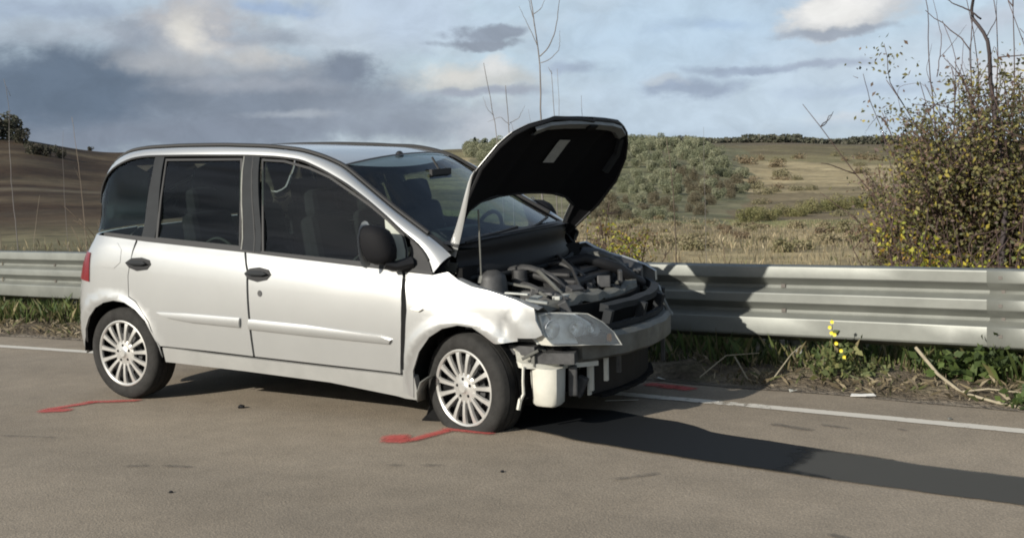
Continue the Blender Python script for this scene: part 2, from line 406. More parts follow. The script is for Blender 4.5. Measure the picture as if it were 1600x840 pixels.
def inset_poly(P, d):
    n = len(P); out = []
    for i in range(n):
        a, b, c = P[i-1], P[i], P[(i+1) % n]
        e1 = (b-a).normalized(); e2 = (c-b).normalized()
        n1 = Vector((-e1.y, e1.x)); n2 = Vector((-e2.y, e2.x)); m = n1+n2
        k = m.length_squared
        out.append(b+(m*(2*d/k) if k > .3 else n1*d))
    return out
def panel(name, poly, fn, mat, parent, step=.05, thick=.015, inset=.003, ref=(1.3, 0, .7), rim=True, mats=None):
    """curved sheet: 2-D outline, cut on a grid, laid on fn(u, z) and given a folded edge"""
    P = [Vector(p) for p in poly]
    ar = sum(P[i-1].x*P[i].y-P[i].x*P[i-1].y for i in range(len(P)))
    if ar < 0: P.reverse()
    if inset: P = inset_poly(P, inset)
    bm = bmesh.new(); bm.faces.new([bm.verts.new((p.x, p.y, 0)) for p in P])
    bm.normal_update()
    bmesh.ops.triangulate(bm, faces=bm.faces[:])
    for ax in (0, 1):
        lo = min(p[ax] for p in P); hi = max(p[ax] for p in P)
        k = math.ceil(lo/step)
        while k*step < hi:
            co = [0, 0, 0]; no = [0, 0, 0]; co[ax] = k*step; no[ax] = 1
            bmesh.ops.bisect_plane(bm, geom=bm.verts[:]+bm.edges[:]+bm.faces[:], dist=1e-5, plane_co=co, plane_no=no)
            k += 1
    bmesh.ops.remove_doubles(bm, verts=bm.verts[:], dist=2e-4)
    bm.verts.ensure_lookup_table(); bm.verts.index_update()
    pos = []; nrm = []; R = Vector(ref)
    for v in bm.verts:
        p = Vector(fn(v.co.x, v.co.y)); h = 2e-3
        a = Vector(fn(v.co.x+h, v.co.y))-Vector(fn(v.co.x-h, v.co.y)); b = Vector(fn(v.co.x, v.co.y+h))-Vector(fn(v.co.x, v.co.y-h))
        n = a.cross(b)
        n = n.normalized() if n.length > 1e-12 else (p-R).normalized()
        if n.dot(p-R) < 0: n = -n
        pos.append(p); nrm.append(n)
    faces = []; ln = []
    for f in bm.faces:
        ix = [v.index for v in f.verts]
        fnn = (pos[ix[1]]-pos[ix[0]]).cross(pos[ix[2]]-pos[ix[0]])
        if fnn.dot(nrm[ix[0]]) < 0: ix.reverse()
        faces.append(ix); ln += [nrm[i] for i in ix]
    ns = len(faces); vs = list(pos)
    if rim:
        for e in bm.edges:
            if len(e.link_faces) == 1:
                a, b = e.verts[0].index, e.verts[1].index
                k = len(vs); vs += [pos[a], pos[b], pos[b]-nrm[b]*thick, pos[a]-nrm[a]*thick]
                q = [k, k+1, k+2, k+3]; fn2 = (vs[k+1]-vs[k]).cross(vs[k+2]-vs[k])
                # outward = away from the face centre
                fc = sum((pos[v.index] for v in e.link_faces[0].verts), Vector())/len(e.link_faces[0].verts)
                if fn2.dot((pos[a]+pos[b])/2-fc) < 0: q.reverse(); fn2 = -fn2
                faces.append(q); ln += [fn2.normalized() if fn2.length > 1e-12 else nrm[a]]*4
    bm.free()
    o = mesh(name, vs, faces, mat, parent, True, mats=mats)
    o.data.normals_split_custom_set([tuple(n) for n in ln])
    return o
def grid(name, fn, nu, nv, mat, parent, thick=0, smooth=True):
    vs = [Vector(fn(i/nu, j/nv)) for i in range(nu+1) for j in range(nv+1)]
    fs = [[i*(nv+1)+j, (i+1)*(nv+1)+j, (i+1)*(nv+1)+j+1, i*(nv+1)+j+1] for i in range(nu) for j in range(nv)]
    o = mesh(name, vs, fs, mat, parent, smooth)
    if thick:
        m = o.modifiers.new('thickness', 'SOLIDIFY'); m.thickness = thick; m.offset = 0
    return o

# ================================================================== THE CAR
car = empty('crashed_car', (0.00087, 0.0103, 0.03019), 'silver people carrier with its bonnet open, front bumper torn off and front tyre flat', 'car')
ry, rx = .02885, math.radians(2.0)
car.rotation_euler = (Matrix.Rotation(ry, 3, 'Y') @ Matrix.Rotation(rx, 3, 'X')).to_euler()
car_m = Matrix.Translation(car.location) @ car.rotation_euler.to_matrix().to_4x4()
car_inv = car_m.inverted()

def crumple(u, z, off=0, sgn=-1):
    """the front wing, creased ahead of the wheel"""
    x, y, zz = side(u, z, off, sgn)
    k = .42*sstep(2.82, 3.0, u)*sstep(.80, .70, z)
    y += -sgn*k*(.012*math.sin(u*34+z*22)+.02*math.exp(-((u-2.93-(z-.68)*.5)/.03)**2)-.008)
    x += k*.006*math.sin(z*60)
    y += -sgn*.012*math.exp(-((u-2.5)/.12)**2-((z-.83)/.05)**2)
    return (x, y, zz)
NEAR = dict(sgn=-1); FAR = dict(sgn=1)
rtt = [Vector(p) for p in RAIL_TOP]
low = [Vector(p) for p in [(-.30, 1.13), (-.27, 1.31), (-.19, 1.46), (-.10, 1.535)]+OUT['rail_low'][2:]]
def pl_at(pl, k):
    """point at fraction k of the polyline, by arc length"""
    ls = [(pl[i+1]-pl[i]).length for i in range(len(pl)-1)]; T = sum(ls)*k
    for i, l in enumerate(ls):
        if T <= l or i == len(ls)-1: return pl[i].lerp(pl[i+1], min(1, T/l) if l else 0)
        T -= l
def smooth_pl(pl, n=60, it=3):
    q = [pl_at(pl, i/n) for i in range(n+1)]
    for _ in range(it): q = [q[0]]+[(q[i-1]+q[i]*2+q[i+1])/4 for i in range(1, n)]+[q[-1]]
    return q
# lower edge of the cant rail in 3-D, resampled so both edges match by X
LOW2 = smooth_pl(low, 80, 2)
TOP3 = smooth_pl(rtt, 80, 2)
def rail_pt(sg, i, off=0):
    p = TOP3[i]; return Vector((p.x, p.y if sg < 0 else -p.y, p.z+off-(.034*sstep(1.7, 1.1, p.x) if sg > 0 else 0)))
def low_pt(sg, i, off=0):
    # nearest station on the lower edge for top station i
    k = i/80; c = LOW2[i]
    return Vector(side(c.x, c.y, off, sg))
for sg in (-1, 1):
    S = 'near' if sg < 0 else 'far'
    fs = lambda o=0.0, g=sg: (lambda u, z: side(u, z, o, g))
    # ---- inner skin that closes the gaps
    inner = [(-.5, .95), (-.1, 1.06), (2.45, .93), (2.60, .88), (2.74, .80), (2.74, .70), (2.66, .71), (2.52, .68), (2.38, .58), (2.30, .42), (2.30, .26),
             (.42, .30), (.36, .46), (.22, .66), (.02, .70), (-.2, .64), (-.33, .46), (-.39, .30), (-.5, .30)]
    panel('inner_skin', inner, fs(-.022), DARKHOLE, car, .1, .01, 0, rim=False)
    # ---- painted panels
    q = OUT['quarter']
    arc = q[12:] if False else q
    quarter = [(-.42, 1.10), (.201, 1.078)] + q[2:-1] + [(-.345, .275), (-.44, .262)]
    qp = panel('rear_quarter_panel', quarter, fs(), PAINT, car, .04)
    if sg < 0: panel('fuel_flap', OUT['fuel'], fs(.003), PAINT, qp, .04, .006, 0)
    rd = panel('rear_door', OUT['rear_door'], fs(), PAINT, car, .05, .02)
    fd = panel('front_door', OUT['front_door'], fs(), PAINT, car, .05, .02)
    wing = panel('front_wing', OUT['fender'] if sg < 0 else [(min(u, 2.98+.1*(z > .7)), z) for u, z in OUT['fender']], (lambda u, z, g=sg: crumple(u, z, 0, g)) if sg < 0 else fs(), PAINT, car, .03, .02)
    if sg < 0: tag(wing, 'creased front wing with its lower front corner torn')
    panel('sill', [(.407, .389)]+OUT['sill'][1:], fs(-.004), PAINT_DIRTY, car, .06, .05)
    def bulge(g, amt, z0, hh, base=0.0):
        def f(u, z):
            k = max(0, 1-((z-z0(u))/hh)**2); return side(u, z, base+amt*k, g)
        return f
    panel('rubbing_strip', OUT['mould_rear'], bulge(sg, .014, lambda u: .597, .045, .004), PAINT, rd, .015, .016, 0)
    panel('rubbing_strip', OUT['mould_front'], bulge(sg, .014, lambda u: .590-.018*(u-1.17), .045, .004), PAINT, fd, .021, .016, 0)
    for key, dd in (('handle_rear', rd), ('handle_front', fd)):
        pl = OUT[key]; cu = sum(p[0] for p in pl)/len(pl); cz = sum(p[1] for p in pl)/len(pl)
        big = [(cu+(u-cu)*1.0, cz+(z-cz)*1.0) for u, z in pl]
        cup = panel('door_handle', big, fs(.004), PLASTIC, dd, .02, .01, 0)
        bar = [(cu-.085, cz+.004), (cu-.05, cz+.022), (cu+.04, cz+.024), (cu+.085, cz+.008), (cu+.04, cz-.006), (cu-.05, cz-.008)]
        panel('door_handle_bar', bar, bulge(sg, .014, lambda u, c=cz: c+.008, .022, .016), TRIM, dd, .012, .012, 0)
    lu, lz = OUT['lock'][0]
    if sg < 0:
        panel('door_lock', [(lu+.017*math.cos(a*PI/5), lz+.019*math.sin(a*PI/5)) for a in range(10)], fs(.004), ENGINE, fd, .02, .006, 0)
        panel('side_repeater', OUT['indicator'], bulge(sg, .01, lambda u: .75, .02, .004), AMBER, wing, .01, .006, 0)
    # buckled gap between door and wing
    if sg < 0:
        g = [(2.300, .925), (2.312, .91), (2.330, .80), (2.335, .74), (2.325, .66), (2.312, .52), (2.298, .40), (2.284, .40), (2.296, .60), (2.302, .80)]
        panel('buckled_gap', g, fs(.0035), DARKHOLE, wing, .03, .004, 0, rim=False)
    # ---- glass and pillars
    qg = [(-.47, 1.125), (-.46, 1.30), (-.40, 1.45), (-.22, 1.545), (-.057, 1.56), (.028, 1.575), (.235, 1.592), (.241, 1.49), (.232, 1.247), (.237, 1.087), (-.2, 1.10)]
    panel('rear_quarter_window', qg, fs(-.006), GL_SIDE, car, .05, .004, .004)
    panel('rear_pillar', [(-.50, 1.11), (-.49, 1.30), (-.43, 1.46), (-.26, 1.56), (-.14, 1.565), (-.235, 1.47), (-.27, 1.30), (-.25, 1.105)], fs(-.012), PAINT_DIRTY if sg < 0 else TRIM, car, .05, .004, 0)
    panel('rear_pillar_trim', OUT['c_pillar'], fs(.002), TRIM, car, .05, .02, .002)
    panel('door_pillar_trim', OUT['b_pillar'], fs(.004), TRIM, car, .05, .02, .002)
    panel('pillar_seam', [(1.045, 1.592), (1.052, 1.592), (1.192, 1.022), (1.184, 1.022)], fs(.0065), SEAL, car, .1, .003, 0)
    panel('pillar_bright_edge', [(.972, 1.594), (.982, 1.594), (1.092, 1.034), (1.082, 1.034)], fs(.0068), STEEL, car, .1, .003, 0)
    rg = panel('rear_door_window', OUT['rear_glass'], fs(-.008), GL_SIDE, rd, .06, .004, .004)
    fg = panel('front_door_window', OUT['front_glass'], fs(-.008), GL_SIDE, fd, .06, .004, .004)
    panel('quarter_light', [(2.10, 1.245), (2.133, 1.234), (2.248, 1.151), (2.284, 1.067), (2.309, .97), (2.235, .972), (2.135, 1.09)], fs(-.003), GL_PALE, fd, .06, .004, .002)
    panel('mirror_triangle', OUT['front_quarter'], fs(-.002), PLASTIC, fd, .05, .02, .002)
    panel('belt_seal', OUT['belt'], fs(.003), SEAL, car, .06, .02, 0)
    # window frames: narrow black runs round each pane
    def frame(name, poly, w, par, mat, off):
        A = [Vector(p) for p in poly]
        if sum(A[i-1].x*A[i].y-A[i].x*A[i-1].y for i in range(len(A))) < 0: A.reverse()
        B = inset_poly(A, w); n = len(A); vs = []; f = []
        for i in range(n):
            for p, o_ in ((A[i], off), (B[i], off), (B[i], off-.02)): vs.append(Vector(side(p.x, p.y, o_, sg)))
        for i in range(n):
            j = (i+1) % n
            f.append([3*i, 3*j, 3*j+1, 3*i+1]); f.append([3*i+1, 3*j+1, 3*j+2, 3*i+2])
        return mesh(name, vs, f, mat, par)
    frame('window_frame', OUT['rear_glass'], .014, rd, SEAL, .001)
    frame('window_frame', OUT['front_glass'], .014, fd, SEAL, .001)
    # ---- cant rail and windscreen pillar, one bright sweep
    def cant(a, b, g=sg):
        i = min(80, int(round(a*80))); lo = low_pt(g, i); t = rail_pt(g, i)
        ctr = lo.lerp(t, .5)+Vector((.02, g*.030, .026))
        k = b
        return lo*(1-k)**2+ctr*2*k*(1-k)+t*k*k
    grid('roof_pillar_rail', cant, 80, 8, PAINT, car)
    MB().tube([low_pt(sg, i, .002)+Vector((0, sg*.002, -.004)) for i in range(4, 79)], .0075, 6).build('rail_seal', SEAL, car, True)
    MB().tube([rail_pt(sg, i, .012)+Vector((0, -sg*.012, 0)) for i in range(6, 76, 1)], .012, 6).build('roof_gutter_trim', SEAL, car, True)

# lower front of the wing beside the pillar foot is closed by the scuttle
def edge_y(x):
    tab = [(p.x, abs(p.y)) for p in RT_SORT]
    return lerp_tab(tab, x)
RT_SORT = sorted(rtt[3:], key=lambda p: p.x)
ZT = [(p.x, p.z) for p in RT_SORT]; YT = [(p.x, abs(p.y)) for p in RT_SORT]
def roof(a, b):
    y = b*2-1; x = -.22+(1.66+.22+.10*(1-y*y))*a
    w = smooth_tab(YT, x)-.012; z = smooth_tab(ZT, min(x, 1.66))
    crown = .010*(1-abs(y)**2.2)*sstep(-.3, .2, x)-.034*sstep(1.7, 1.1, x)*(y+1)/2
    zz = z+crown-(max(0, x-1.66)*.5)
    return (x, y*w, zz)
grid('roof_panel', roof, 40, 24, PAINT, car)
MB().lathe([(.0, 0), (.028, 0), (.024, .02), (.012, .032), (0, .034)], 12, Vector(roof(.93, .56))+Vector((0, 0, -.004)), 'Z').build('aerial_base', PLASTIC, car, True)
grid('headlining', lambda a, b: Vector(roof(a, b))-Vector((.03, 0, .045)), 10, 8, FABRIC, car)
for sg in (-1, 1):
    grid('inner_pillar_trim', lambda a, b, g=sg: low_pt(g, min(80, int(round(a*80)))).lerp(rail_pt(g, min(80, int(round(a*80)))), b)+Vector((0, -g*(.012+.02*math.sin(PI*b)), -.004)), 40, 4, FABRIC, car)
# windscreen
def ws(a, b):
    y = b*2-1; x0 = 1.665; x1 = 2.50
    x = x0+(x1-x0)*a
    ww = smooth_tab(YT, x)-.006; z = smooth_tab(ZT, x)
    bow = (.10+.06*a)*(1-y*y)
    return (x+bow, y*ww, z+.050*(1-abs(y)**2.2)*(1-a)-.01)
grid('windscreen', ws, 24, 24, GL_WS, car)
def wsf(a0, a1, b0, b1, name, mat, off=.006):
    grid(name, lambda a, b: Vector(ws(a0+(a1-a0)*a, b0+(b1-b0)*b))+Vector((off, 0, off)), 12, 12, mat, car)
wsf(0, .022, 0, 1, 'windscreen_top_seal', SEAL)
wsf(0, 1, 0, .022, 'windscreen_side_seal', SEAL); wsf(0, 1, .978, 1, 'windscreen_side_seal', SEAL)
# wipers lying at the foot
for (b0, b1, a0) in ((.08, .44, .93), (.46, .80, .90)):
    MB().tube([Vector(ws(a0+.05, b0))+Vector((.02, 0, .03)), Vector(ws(a0, (b0+b1)/2))+Vector((.02, 0, .028)), Vector(ws(a0-.04, b1))+Vector((.018, 0, .022))], .009, 6).build('wiper', SEAL, car, True)
# tail: tailgate, rear window, bumper, lamps
def tailfn(off):
    def f(t, z):      # t -1..1 across the back
        L_ = .05-smooth_tab(XE, z)+off; g = 1 if t > 0 else -1
        ph0 = (.05+.42)/L_; ph = ph0+(PI/2-ph0)*(1-abs(t)); u = .05-ph*L_
        p = side(u, z, off, g); return p
    return f
rr = (1.3, 0, .7)
panel('tailgate', [(-.97, 1.09), (.97, 1.09), (.97, .50), (-.97, .50)], tailfn(0), PAINT, car, .08, .01, 0)
panel('rear_window', [(-1, 1.12), (1, 1.12), (1, 1.54), (-1, 1.54)], tailfn(-.004), GL_SIDE, car, .08, .004, 0)
panel('rear_bumper', [(-1, .49), (1, .49), (1, .27), (-1, .27)], tailfn(.01), PAINT, car, .08, .01, 0)
panel('roof_rear_edge', [(-1, 1.545), (1, 1.545), (1, 1.60), (-1, 1.60)], tailfn(0), PAINT, car, .08, .01, 0)
for sg in (-1, 1):
    panel('tail_lamp', [(-.42, .985), (-.185, .975), (-.192, .785), (-.40, .80)], lambda u, z, g=sg: side(u, z, .006, g), REDL, car, .03, .012, 0)
# floor and firewall so nothing shows through
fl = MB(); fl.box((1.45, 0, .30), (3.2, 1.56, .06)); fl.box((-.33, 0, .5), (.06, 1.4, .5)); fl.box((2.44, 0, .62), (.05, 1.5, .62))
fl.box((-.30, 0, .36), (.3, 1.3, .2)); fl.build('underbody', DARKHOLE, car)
ex = MB(); ex.tube([(.6, .3, .22), (1.6, .3, .2), (2.3, .2, .22)], .04, 8); ex.box((.9, -.2, .24), (.5, .5, .1)); ex.build('exhaust', ENGINE, car)
# ---------------- cabin
def seat_at(x, y):
    b = MB(); b.box((x, y, .62), (.50, .46, .16)); st = b.build('seat', FABRIC, car, bevel=.05)
    b = MB(); b.box((x-.26, y, .93), (.14, .45, .62), ry=-.22, taper=.86); b.build('backrest', FABRIC, st, bevel=.05)
    b = MB(); b.box((x-.345, y, 1.30), (.10, .27, .17), ry=-.2, taper=.88); b.build('headrest', FABRIC, st, bevel=.04)
for x in (.80, 1.78):
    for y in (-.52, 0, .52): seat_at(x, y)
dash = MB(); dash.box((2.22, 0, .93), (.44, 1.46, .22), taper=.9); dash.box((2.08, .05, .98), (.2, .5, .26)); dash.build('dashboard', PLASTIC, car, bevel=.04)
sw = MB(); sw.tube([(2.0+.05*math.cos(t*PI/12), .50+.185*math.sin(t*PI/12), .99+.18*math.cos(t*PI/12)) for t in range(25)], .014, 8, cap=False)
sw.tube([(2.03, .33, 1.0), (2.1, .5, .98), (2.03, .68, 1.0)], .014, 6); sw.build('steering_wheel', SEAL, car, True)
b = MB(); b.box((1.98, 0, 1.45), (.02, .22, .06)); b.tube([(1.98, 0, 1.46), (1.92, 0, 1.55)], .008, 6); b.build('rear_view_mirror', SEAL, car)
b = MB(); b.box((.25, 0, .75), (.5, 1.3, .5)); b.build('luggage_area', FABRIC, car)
tag(bpy.data.objects['luggage_area'], 'dark parcel shelf')
# hand grips low in the door windows
for (x0, x1, z0) in ((.70, .96, 1.035), (1.88, 2.10, .985), (2.10, 2.27, .985)):
    MB().tube([Vector((x0+(x1-x0)*k/8, -.80, z0+.055*math.sin(PI*k/8))) for k in range(9)], .008, 6).build('door_grip', TRIM, car, True)
# ---------------- door mirrors
for sg in (-1, 1):
    vs = []; n = 14; rings = [(-.075, .55), (-.07, .9), (-.03, 1.0), (.03, .98), (.075, .80), (.10, .45), (.105, .05)]
    cx, cy, cz = 2.175, .965, 1.105
    for (dx, k) in rings:
        for i in range(n):
            a = 2*PI*i/n; ca, sa = math.cos(a), math.sin(a)
            ex_ = abs(ca)**.7*(1 if ca > 0 else -1); ez = abs(sa)**.7*(1 if sa > 0 else -1)
            vs.append(Vector((cx+dx-.03*ez*k, sg*(cy-.01+.075*k*ex_), cz+.112*k*ez)))
    fsx = [[r*n+i, r*n+(i+1) % n, (r+1)*n+(i+1) % n, (r+1)*n+i] for r in range(len(rings)-1) for i in range(n)]
    mm = mesh('door_mirror', vs, fsx, MIRROR, car, True); set_auto(mm, 50)
    gb = [Vector((cx-.078, sg*(cy+.075*math.cos(2*PI*i/16)), cz+.135*math.sin(2*PI*i/16))) for i in range(16)]
    mesh('mirror_glass', gb, [list(range(16))], CHROME, mm)
    MB().tube([(2.33, sg*.85, 1.0), (2.27, sg*.93, .985), (2.23, sg*.97, 1.0)], [.035, .03, .028], 8).build('mirror_arm', PLASTIC, mm, True)

# ---------------- wheels
RW = .31
def wheel(cx, cy, cz, sg, steer=0, flat=False, name_lbl=None, ground=None):
    w = bpy.data.objects.new('wheel', None); w.location = (cx, cy, cz); w.rotation_euler = (0, 0, steer); C.objects.link(w); w.parent = car
    if name_lbl: w['label'] = name_lbl
    # outer side faces local -Y for the near side
    hw = .0975
    prof = [(.214, -hw+.012), (.222, -hw+.002), (.245, -hw-.006), (.272, -hw-.004), (.292, -hw+.006), (.303, -hw+.02), (.308, -.05), (.309, -.048), (.303, -.044), (.303, -.040), (.309, -.036),
            (.310, 0), (.303, .003), (.303, .007), (.310, .010), (.309, .045), (.303, hw-.02), (.292, hw-.006), (.26, hw+.004), (.214, hw-.012)]
    b = MB(); b.lathe(prof, 96, (0, 0, 0), 'Y', close=True)
    if flat:
        g = -(ground) ; out_v = []
        for v in b.v:
            d = g-v.z
            k = sstep(-.10, .02, d)
            if v.z < g: v.z = g
            r = math.hypot(v.x, v.z)
            bul = k*math.exp(-(v.x/.13)**2)
            v.y += math.copysign(.026*bul*(1 if abs(v.y) > .06 else 0), v.y)
            out_v.append(v)
        b.v = out_v
    t = b.build('tyre', RUBBER, w, True); set_auto(t, 50)
    s = -1 if sg < 0 else 1
    y0 = s*(hw-.004)
    def Y(k): return y0+s*k
    b = MB()
    # outer lip and dish
    b.lathe([(.200, Y(-.012)), (.203, Y(.000)), (.212, Y(.006)), (.219, Y(.004)), (.221, Y(-.006)), (.214, Y(-.02))], 64, (0, 0, 0), 'Y')
    # hub disc
    b.lathe([(.0, Y(.012)), (.022, Y(.012)), (.028, Y(.006)), (.034, Y(.001)), (.060, Y(-.002)), (.075, Y(-.004)), (.086, Y(-.010)), (.088, Y(-.03))], 48, (0, 0, 0), 'Y')
    ns = 15
    for i in range(ns):
        a = 2*PI*i/ns+.1; ca, sa = math.cos(a), math.sin(a); n0 = len(b.v)
        for (r, wd, dp) in ((.070, .010, -.003), (.10, .0115, .002), (.15, .0130, .004), (.19, .0155, .002), (.207, .022, -.002)):
            for (q, dz) in ((-wd, -.014), (-wd*.75, 0), (wd*.75, 0), (wd, -.014)):
                b.v.append(Vector((r*ca-q*sa, Y(dp+dz), r*sa+q*ca)))
        for k in range(4):
            for j in range(3):
                m = n0+k*4+j; b.f.append([m, m+1, m+5, m+4])
    rim = b.build('rim', ALLOY, w, True); set_auto(rim, 35)
    b = MB()
    for i in range(5):
        a = 2*PI*i/5+.4; b.lathe([(0, Y(.0015)), (.0085, Y(.0015)), (.0085, Y(-.01))], 10, (.052*math.cos(a), 0, .052*math.sin(a)), 'Y')
    b.build('bolt_holes', DARKHOLE, w)
    b = MB(); b.lathe([(.0, Y(-.06)), (.205, Y(-.06)), (.21, Y(-.01))], 48, (0, 0, 0), 'Y'); b.build('wheel_well', DARKHOLE, w)
    b = MB(); b.lathe([(.02, Y(-.04)), (.13, Y(-.04)), (.13, Y(-.055))], 32, (0, 0, 0), 'Y'); b.build('brake_disc', ENGINE, w)
    return w
wheel(0, -.765, RW, -1)
wheel(2.672, -.765, RW, -1, steer=-math.radians(13), flat=True, ground=.235, name_lbl='flat front wheel turned outwards')
wheel(0, .755, RW-.045, 1)
wheel(2.672, .755, RW-.03, 1, steer=-math.radians(13))
# wheel arch liners
for cx in (0, 2.666):
    for sg in (-1, 1):
        b = MB(); n0 = 0; rad = .352
        for i in range(21):
            a = -.1+(PI+.12)*i/20
            for y in (.87, .56): b.v.append(Vector((cx+rad*math.cos(a), sg*y, .31+rad*math.sin(a))))
        for i in range(20): b.f.append([2*i, 2*i+1, 2*i+3, 2*i+2])
        n = len(b.v); 
        for i in range(21):
            a = -.1+(PI+.12)*i/20; b.v.append(Vector((cx+rad*math.cos(a), sg*.56, .31+rad*math.sin(a))))
        b.f.append(list(range(n, n+21)))
        b.build('wheel_arch_liner', DARKHOLE, car)
# torn liner hanging behind the front wheel
b = MB()
pts = [(2.44, -.84, .36), (2.40, -.86, .33), (2.375, -.86, .27), (2.37, -.85, .215)]
for i, p in enumerate(pts):
    for y in (-.05, .03): b.v.append(Vector((p[0], p[1]+y, p[2])))
for i in range(3): b.f.append([2*i, 2*i+1, 2*i+3, 2*i+2])
o = b.build('torn_sill_flange', STEEL, car, True); m = o.modifiers.new('thickness', 'SOLIDIFY'); m.thickness = .006
b = MB(); b.v = [Vector(p) for p in ((2.37, -.78, .36), (2.46, -.70, .34), (2.42, -.69, .22), (2.41, -.68, .105), (2.39, -.70, .062), (2.27, -.72, .064), (2.31, -.73, .10), (2.34, -.74, .16), (2.34, -.76, .25))]
b.f = [list(range(9))]; o = b.build('torn_arch_liner', DARKHOLE, car); m = o.modifiers.new('thickness', 'SOLIDIFY'); m.thickness = .02
tag(o, 'black plastic flap trailing on the road')

# ---------------- bonnet, propped open
HG = Vector((2.45, 0, 1.073)); HT = Vector((.655, 0, .755)).normalized(); HN = Vector((.755, 0, -.655)).normalized()
def hood(s, y, off=0.0):
    ay = abs(y)/.68
    o = -.065+(.14*max(0, 1-s/.42)*ay**5 if y < 0 else .11*ay**8)+.05*y/.68+.05*max(0, (s-.68)/.24)**2+off-.012*math.exp(-((abs(y)-.36)/.05)**2)
    p = HG+HT*s+HN*o
    return (p.x, y, p.z)
half = [(.93, 0), (.927, .16), (.918, .28), (.90, .38), (.875, .46), (.83, .555), (.76, .625), (.66, .672), (.5, .698), (.3, .700), (.12, .685), (0, .674), (0, .635), (.10, .60), (.205, .575), (.25, .48), (.278, .3), (.293, .15)]
outl = half+[(.297, 0)]+[(s, -y) for s, y in half[1:]][::-1]
hr = tuple(HG+HT*.4+HN*1.0)
bon = panel('bonnet', outl, lambda s, y: hood(s, y), PAINT, car, .04, .003, 0, ref=hr)
tag(bon, 'bonnet standing open, black lining underneath')
inn = inset_poly([Vector(p) for p in outl] if sum(outl[i-1][0]*outl[i][1]-outl[i][0]*outl[i-1][1] for i in range(len(outl))) > 0 else [Vector(p) for p in outl][::-1], .012)
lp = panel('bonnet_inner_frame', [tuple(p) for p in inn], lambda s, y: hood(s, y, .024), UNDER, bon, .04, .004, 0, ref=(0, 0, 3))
MB().tube([Vector(hood(s, y, .018)) for s, y in [(p.x, p.y) for p in inn][:]]+[Vector(hood(inn[0].x, inn[0].y, .03))], .010, 6).build('bonnet_edge_fold', PLASTIC, bon, True)
vs = []; fl = []
for i in range(13):
    s = -.01+.48*i/12; ye = -lerp_tab([(0, .674), (.12, .685), (.3, .700), (.5, .698), (.66, .672)], s)-.003; w = .062*(1-i/12)**.8
    vs += [Vector(hood(s, ye, -.004)), Vector(hood(s, ye-.004, w*.5)), Vector(hood(s, ye+.004, w))]
for i in range(12):
    for j in range(2): k = i*3+j; fl.append([k, k+1, k+4, k+3])
mesh('bonnet_side_flange', vs, fl, PAINT, bon, True)
# raised lip channel along the front edge, latch hole, corner ribs
def strip(name, pts, w, off, mat, par):
    vs = []; f = []
    for i, (s, y) in enumerate(pts):
        a = Vector(pts[max(0, i-1)]); c = Vector(pts[min(len(pts)-1, i+1)]); d = (c-a).normalized(); n = Vector((-d.y, d.x))
        for k, o in ((-w, off-.02), (-w*.7, off), (w*.7, off), (w, off-.02)):
            q = Vector((s, y))+n*k; vs.append(Vector(hood(q.x, q.y, o)))
    for i in range(len(pts)-1):
        for j in range(3): m = i*4+j; f.append([m, m+1, m+5, m+4])
    return mesh(name, vs, f, mat, par, False)
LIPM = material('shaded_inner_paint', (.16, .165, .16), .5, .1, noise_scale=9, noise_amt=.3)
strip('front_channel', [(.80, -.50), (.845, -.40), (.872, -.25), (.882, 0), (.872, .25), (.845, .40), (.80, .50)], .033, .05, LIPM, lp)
strip('side_rib', [(.78, .52), (.66, .59), (.52, .60)], .018, .05, TRIM, lp)
b = MB(); c_ = Vector(hood(.882, .0, .056)); b.box(c_, (.02, .09, .035), ry=.85); b.build('latch_slot', DARKHOLE, lp)
sp = [(.52, -.16), (.70, -.16), (.70, .0), (.52, .0)]
sk = panel('warning_label', [(.56, -.13), (.735, -.13), (.735, -.01), (.56, -.01)], lambda s, y: hood(s, y, .034), material('faded_label', (.32, .33, .32), .5, noise_scale=40, noise_amt=.35), lp, .1, .001, 0, ref=(0, 0, 3))
# hinges and stay
for sg in (-1, 1):
    b = MB(); b.tube([(2.44, sg*.655, .96), (2.45, sg*.655, 1.03), (2.50, sg*.645, 1.10)], .012, 6); b.box((2.46, sg*.65, .95), (.10, .02, .06)); b.build('bonnet_hinge', STEEL, car)
b = MB(); b.tube([(2.62, -.585, .90), (2.61, -.58, 1.28)], .0055, 8); b.tube([(2.62, -.585, .90), (2.62, -.60, .86)], .02, 8); b.build('gas_strut', STEEL, car, True)

# ---------------- scuttle and engine bay
def cowl(a, b):
    y = (b*2-1)*.66; z = 1.085-.185*a
    x = 2.50+.16*(1-(y/.66)**2)+.03*a+.012*math.sin(a*9)
    z += .045*(1-(y/.66)**2)*(1-a)
    return (x, y, z)
grid('scuttle_panel', cowl, 10, 24, PLASTIC, car)
def cowl2(a, b):
    y = (b*2-1)*.72; k = 1-(y/.72)**2
    return (2.42+.16*k+.10*a, y, 1.10+.03*k-.012*a)
grid('scuttle_grille', cowl2, 6, 24, PLASTIC, car)
b = MB(); b.tube([Vector(cowl(1.0, k/16))+Vector((.02, 0, -.006)) for k in range(17)], .014, 8); b.build('scuttle_edge', TRIM, car, True)
bay = MB(); bay.box((2.86, 0, .50), (.66, 1.4, .1)); bay.box((2.56, 0, .74), (.04, 1.44, .44)); bay.box((3.10, .66, .58), (.2, .04, .2))
bay.build('engine_bay_floor', DARKHOLE, car)
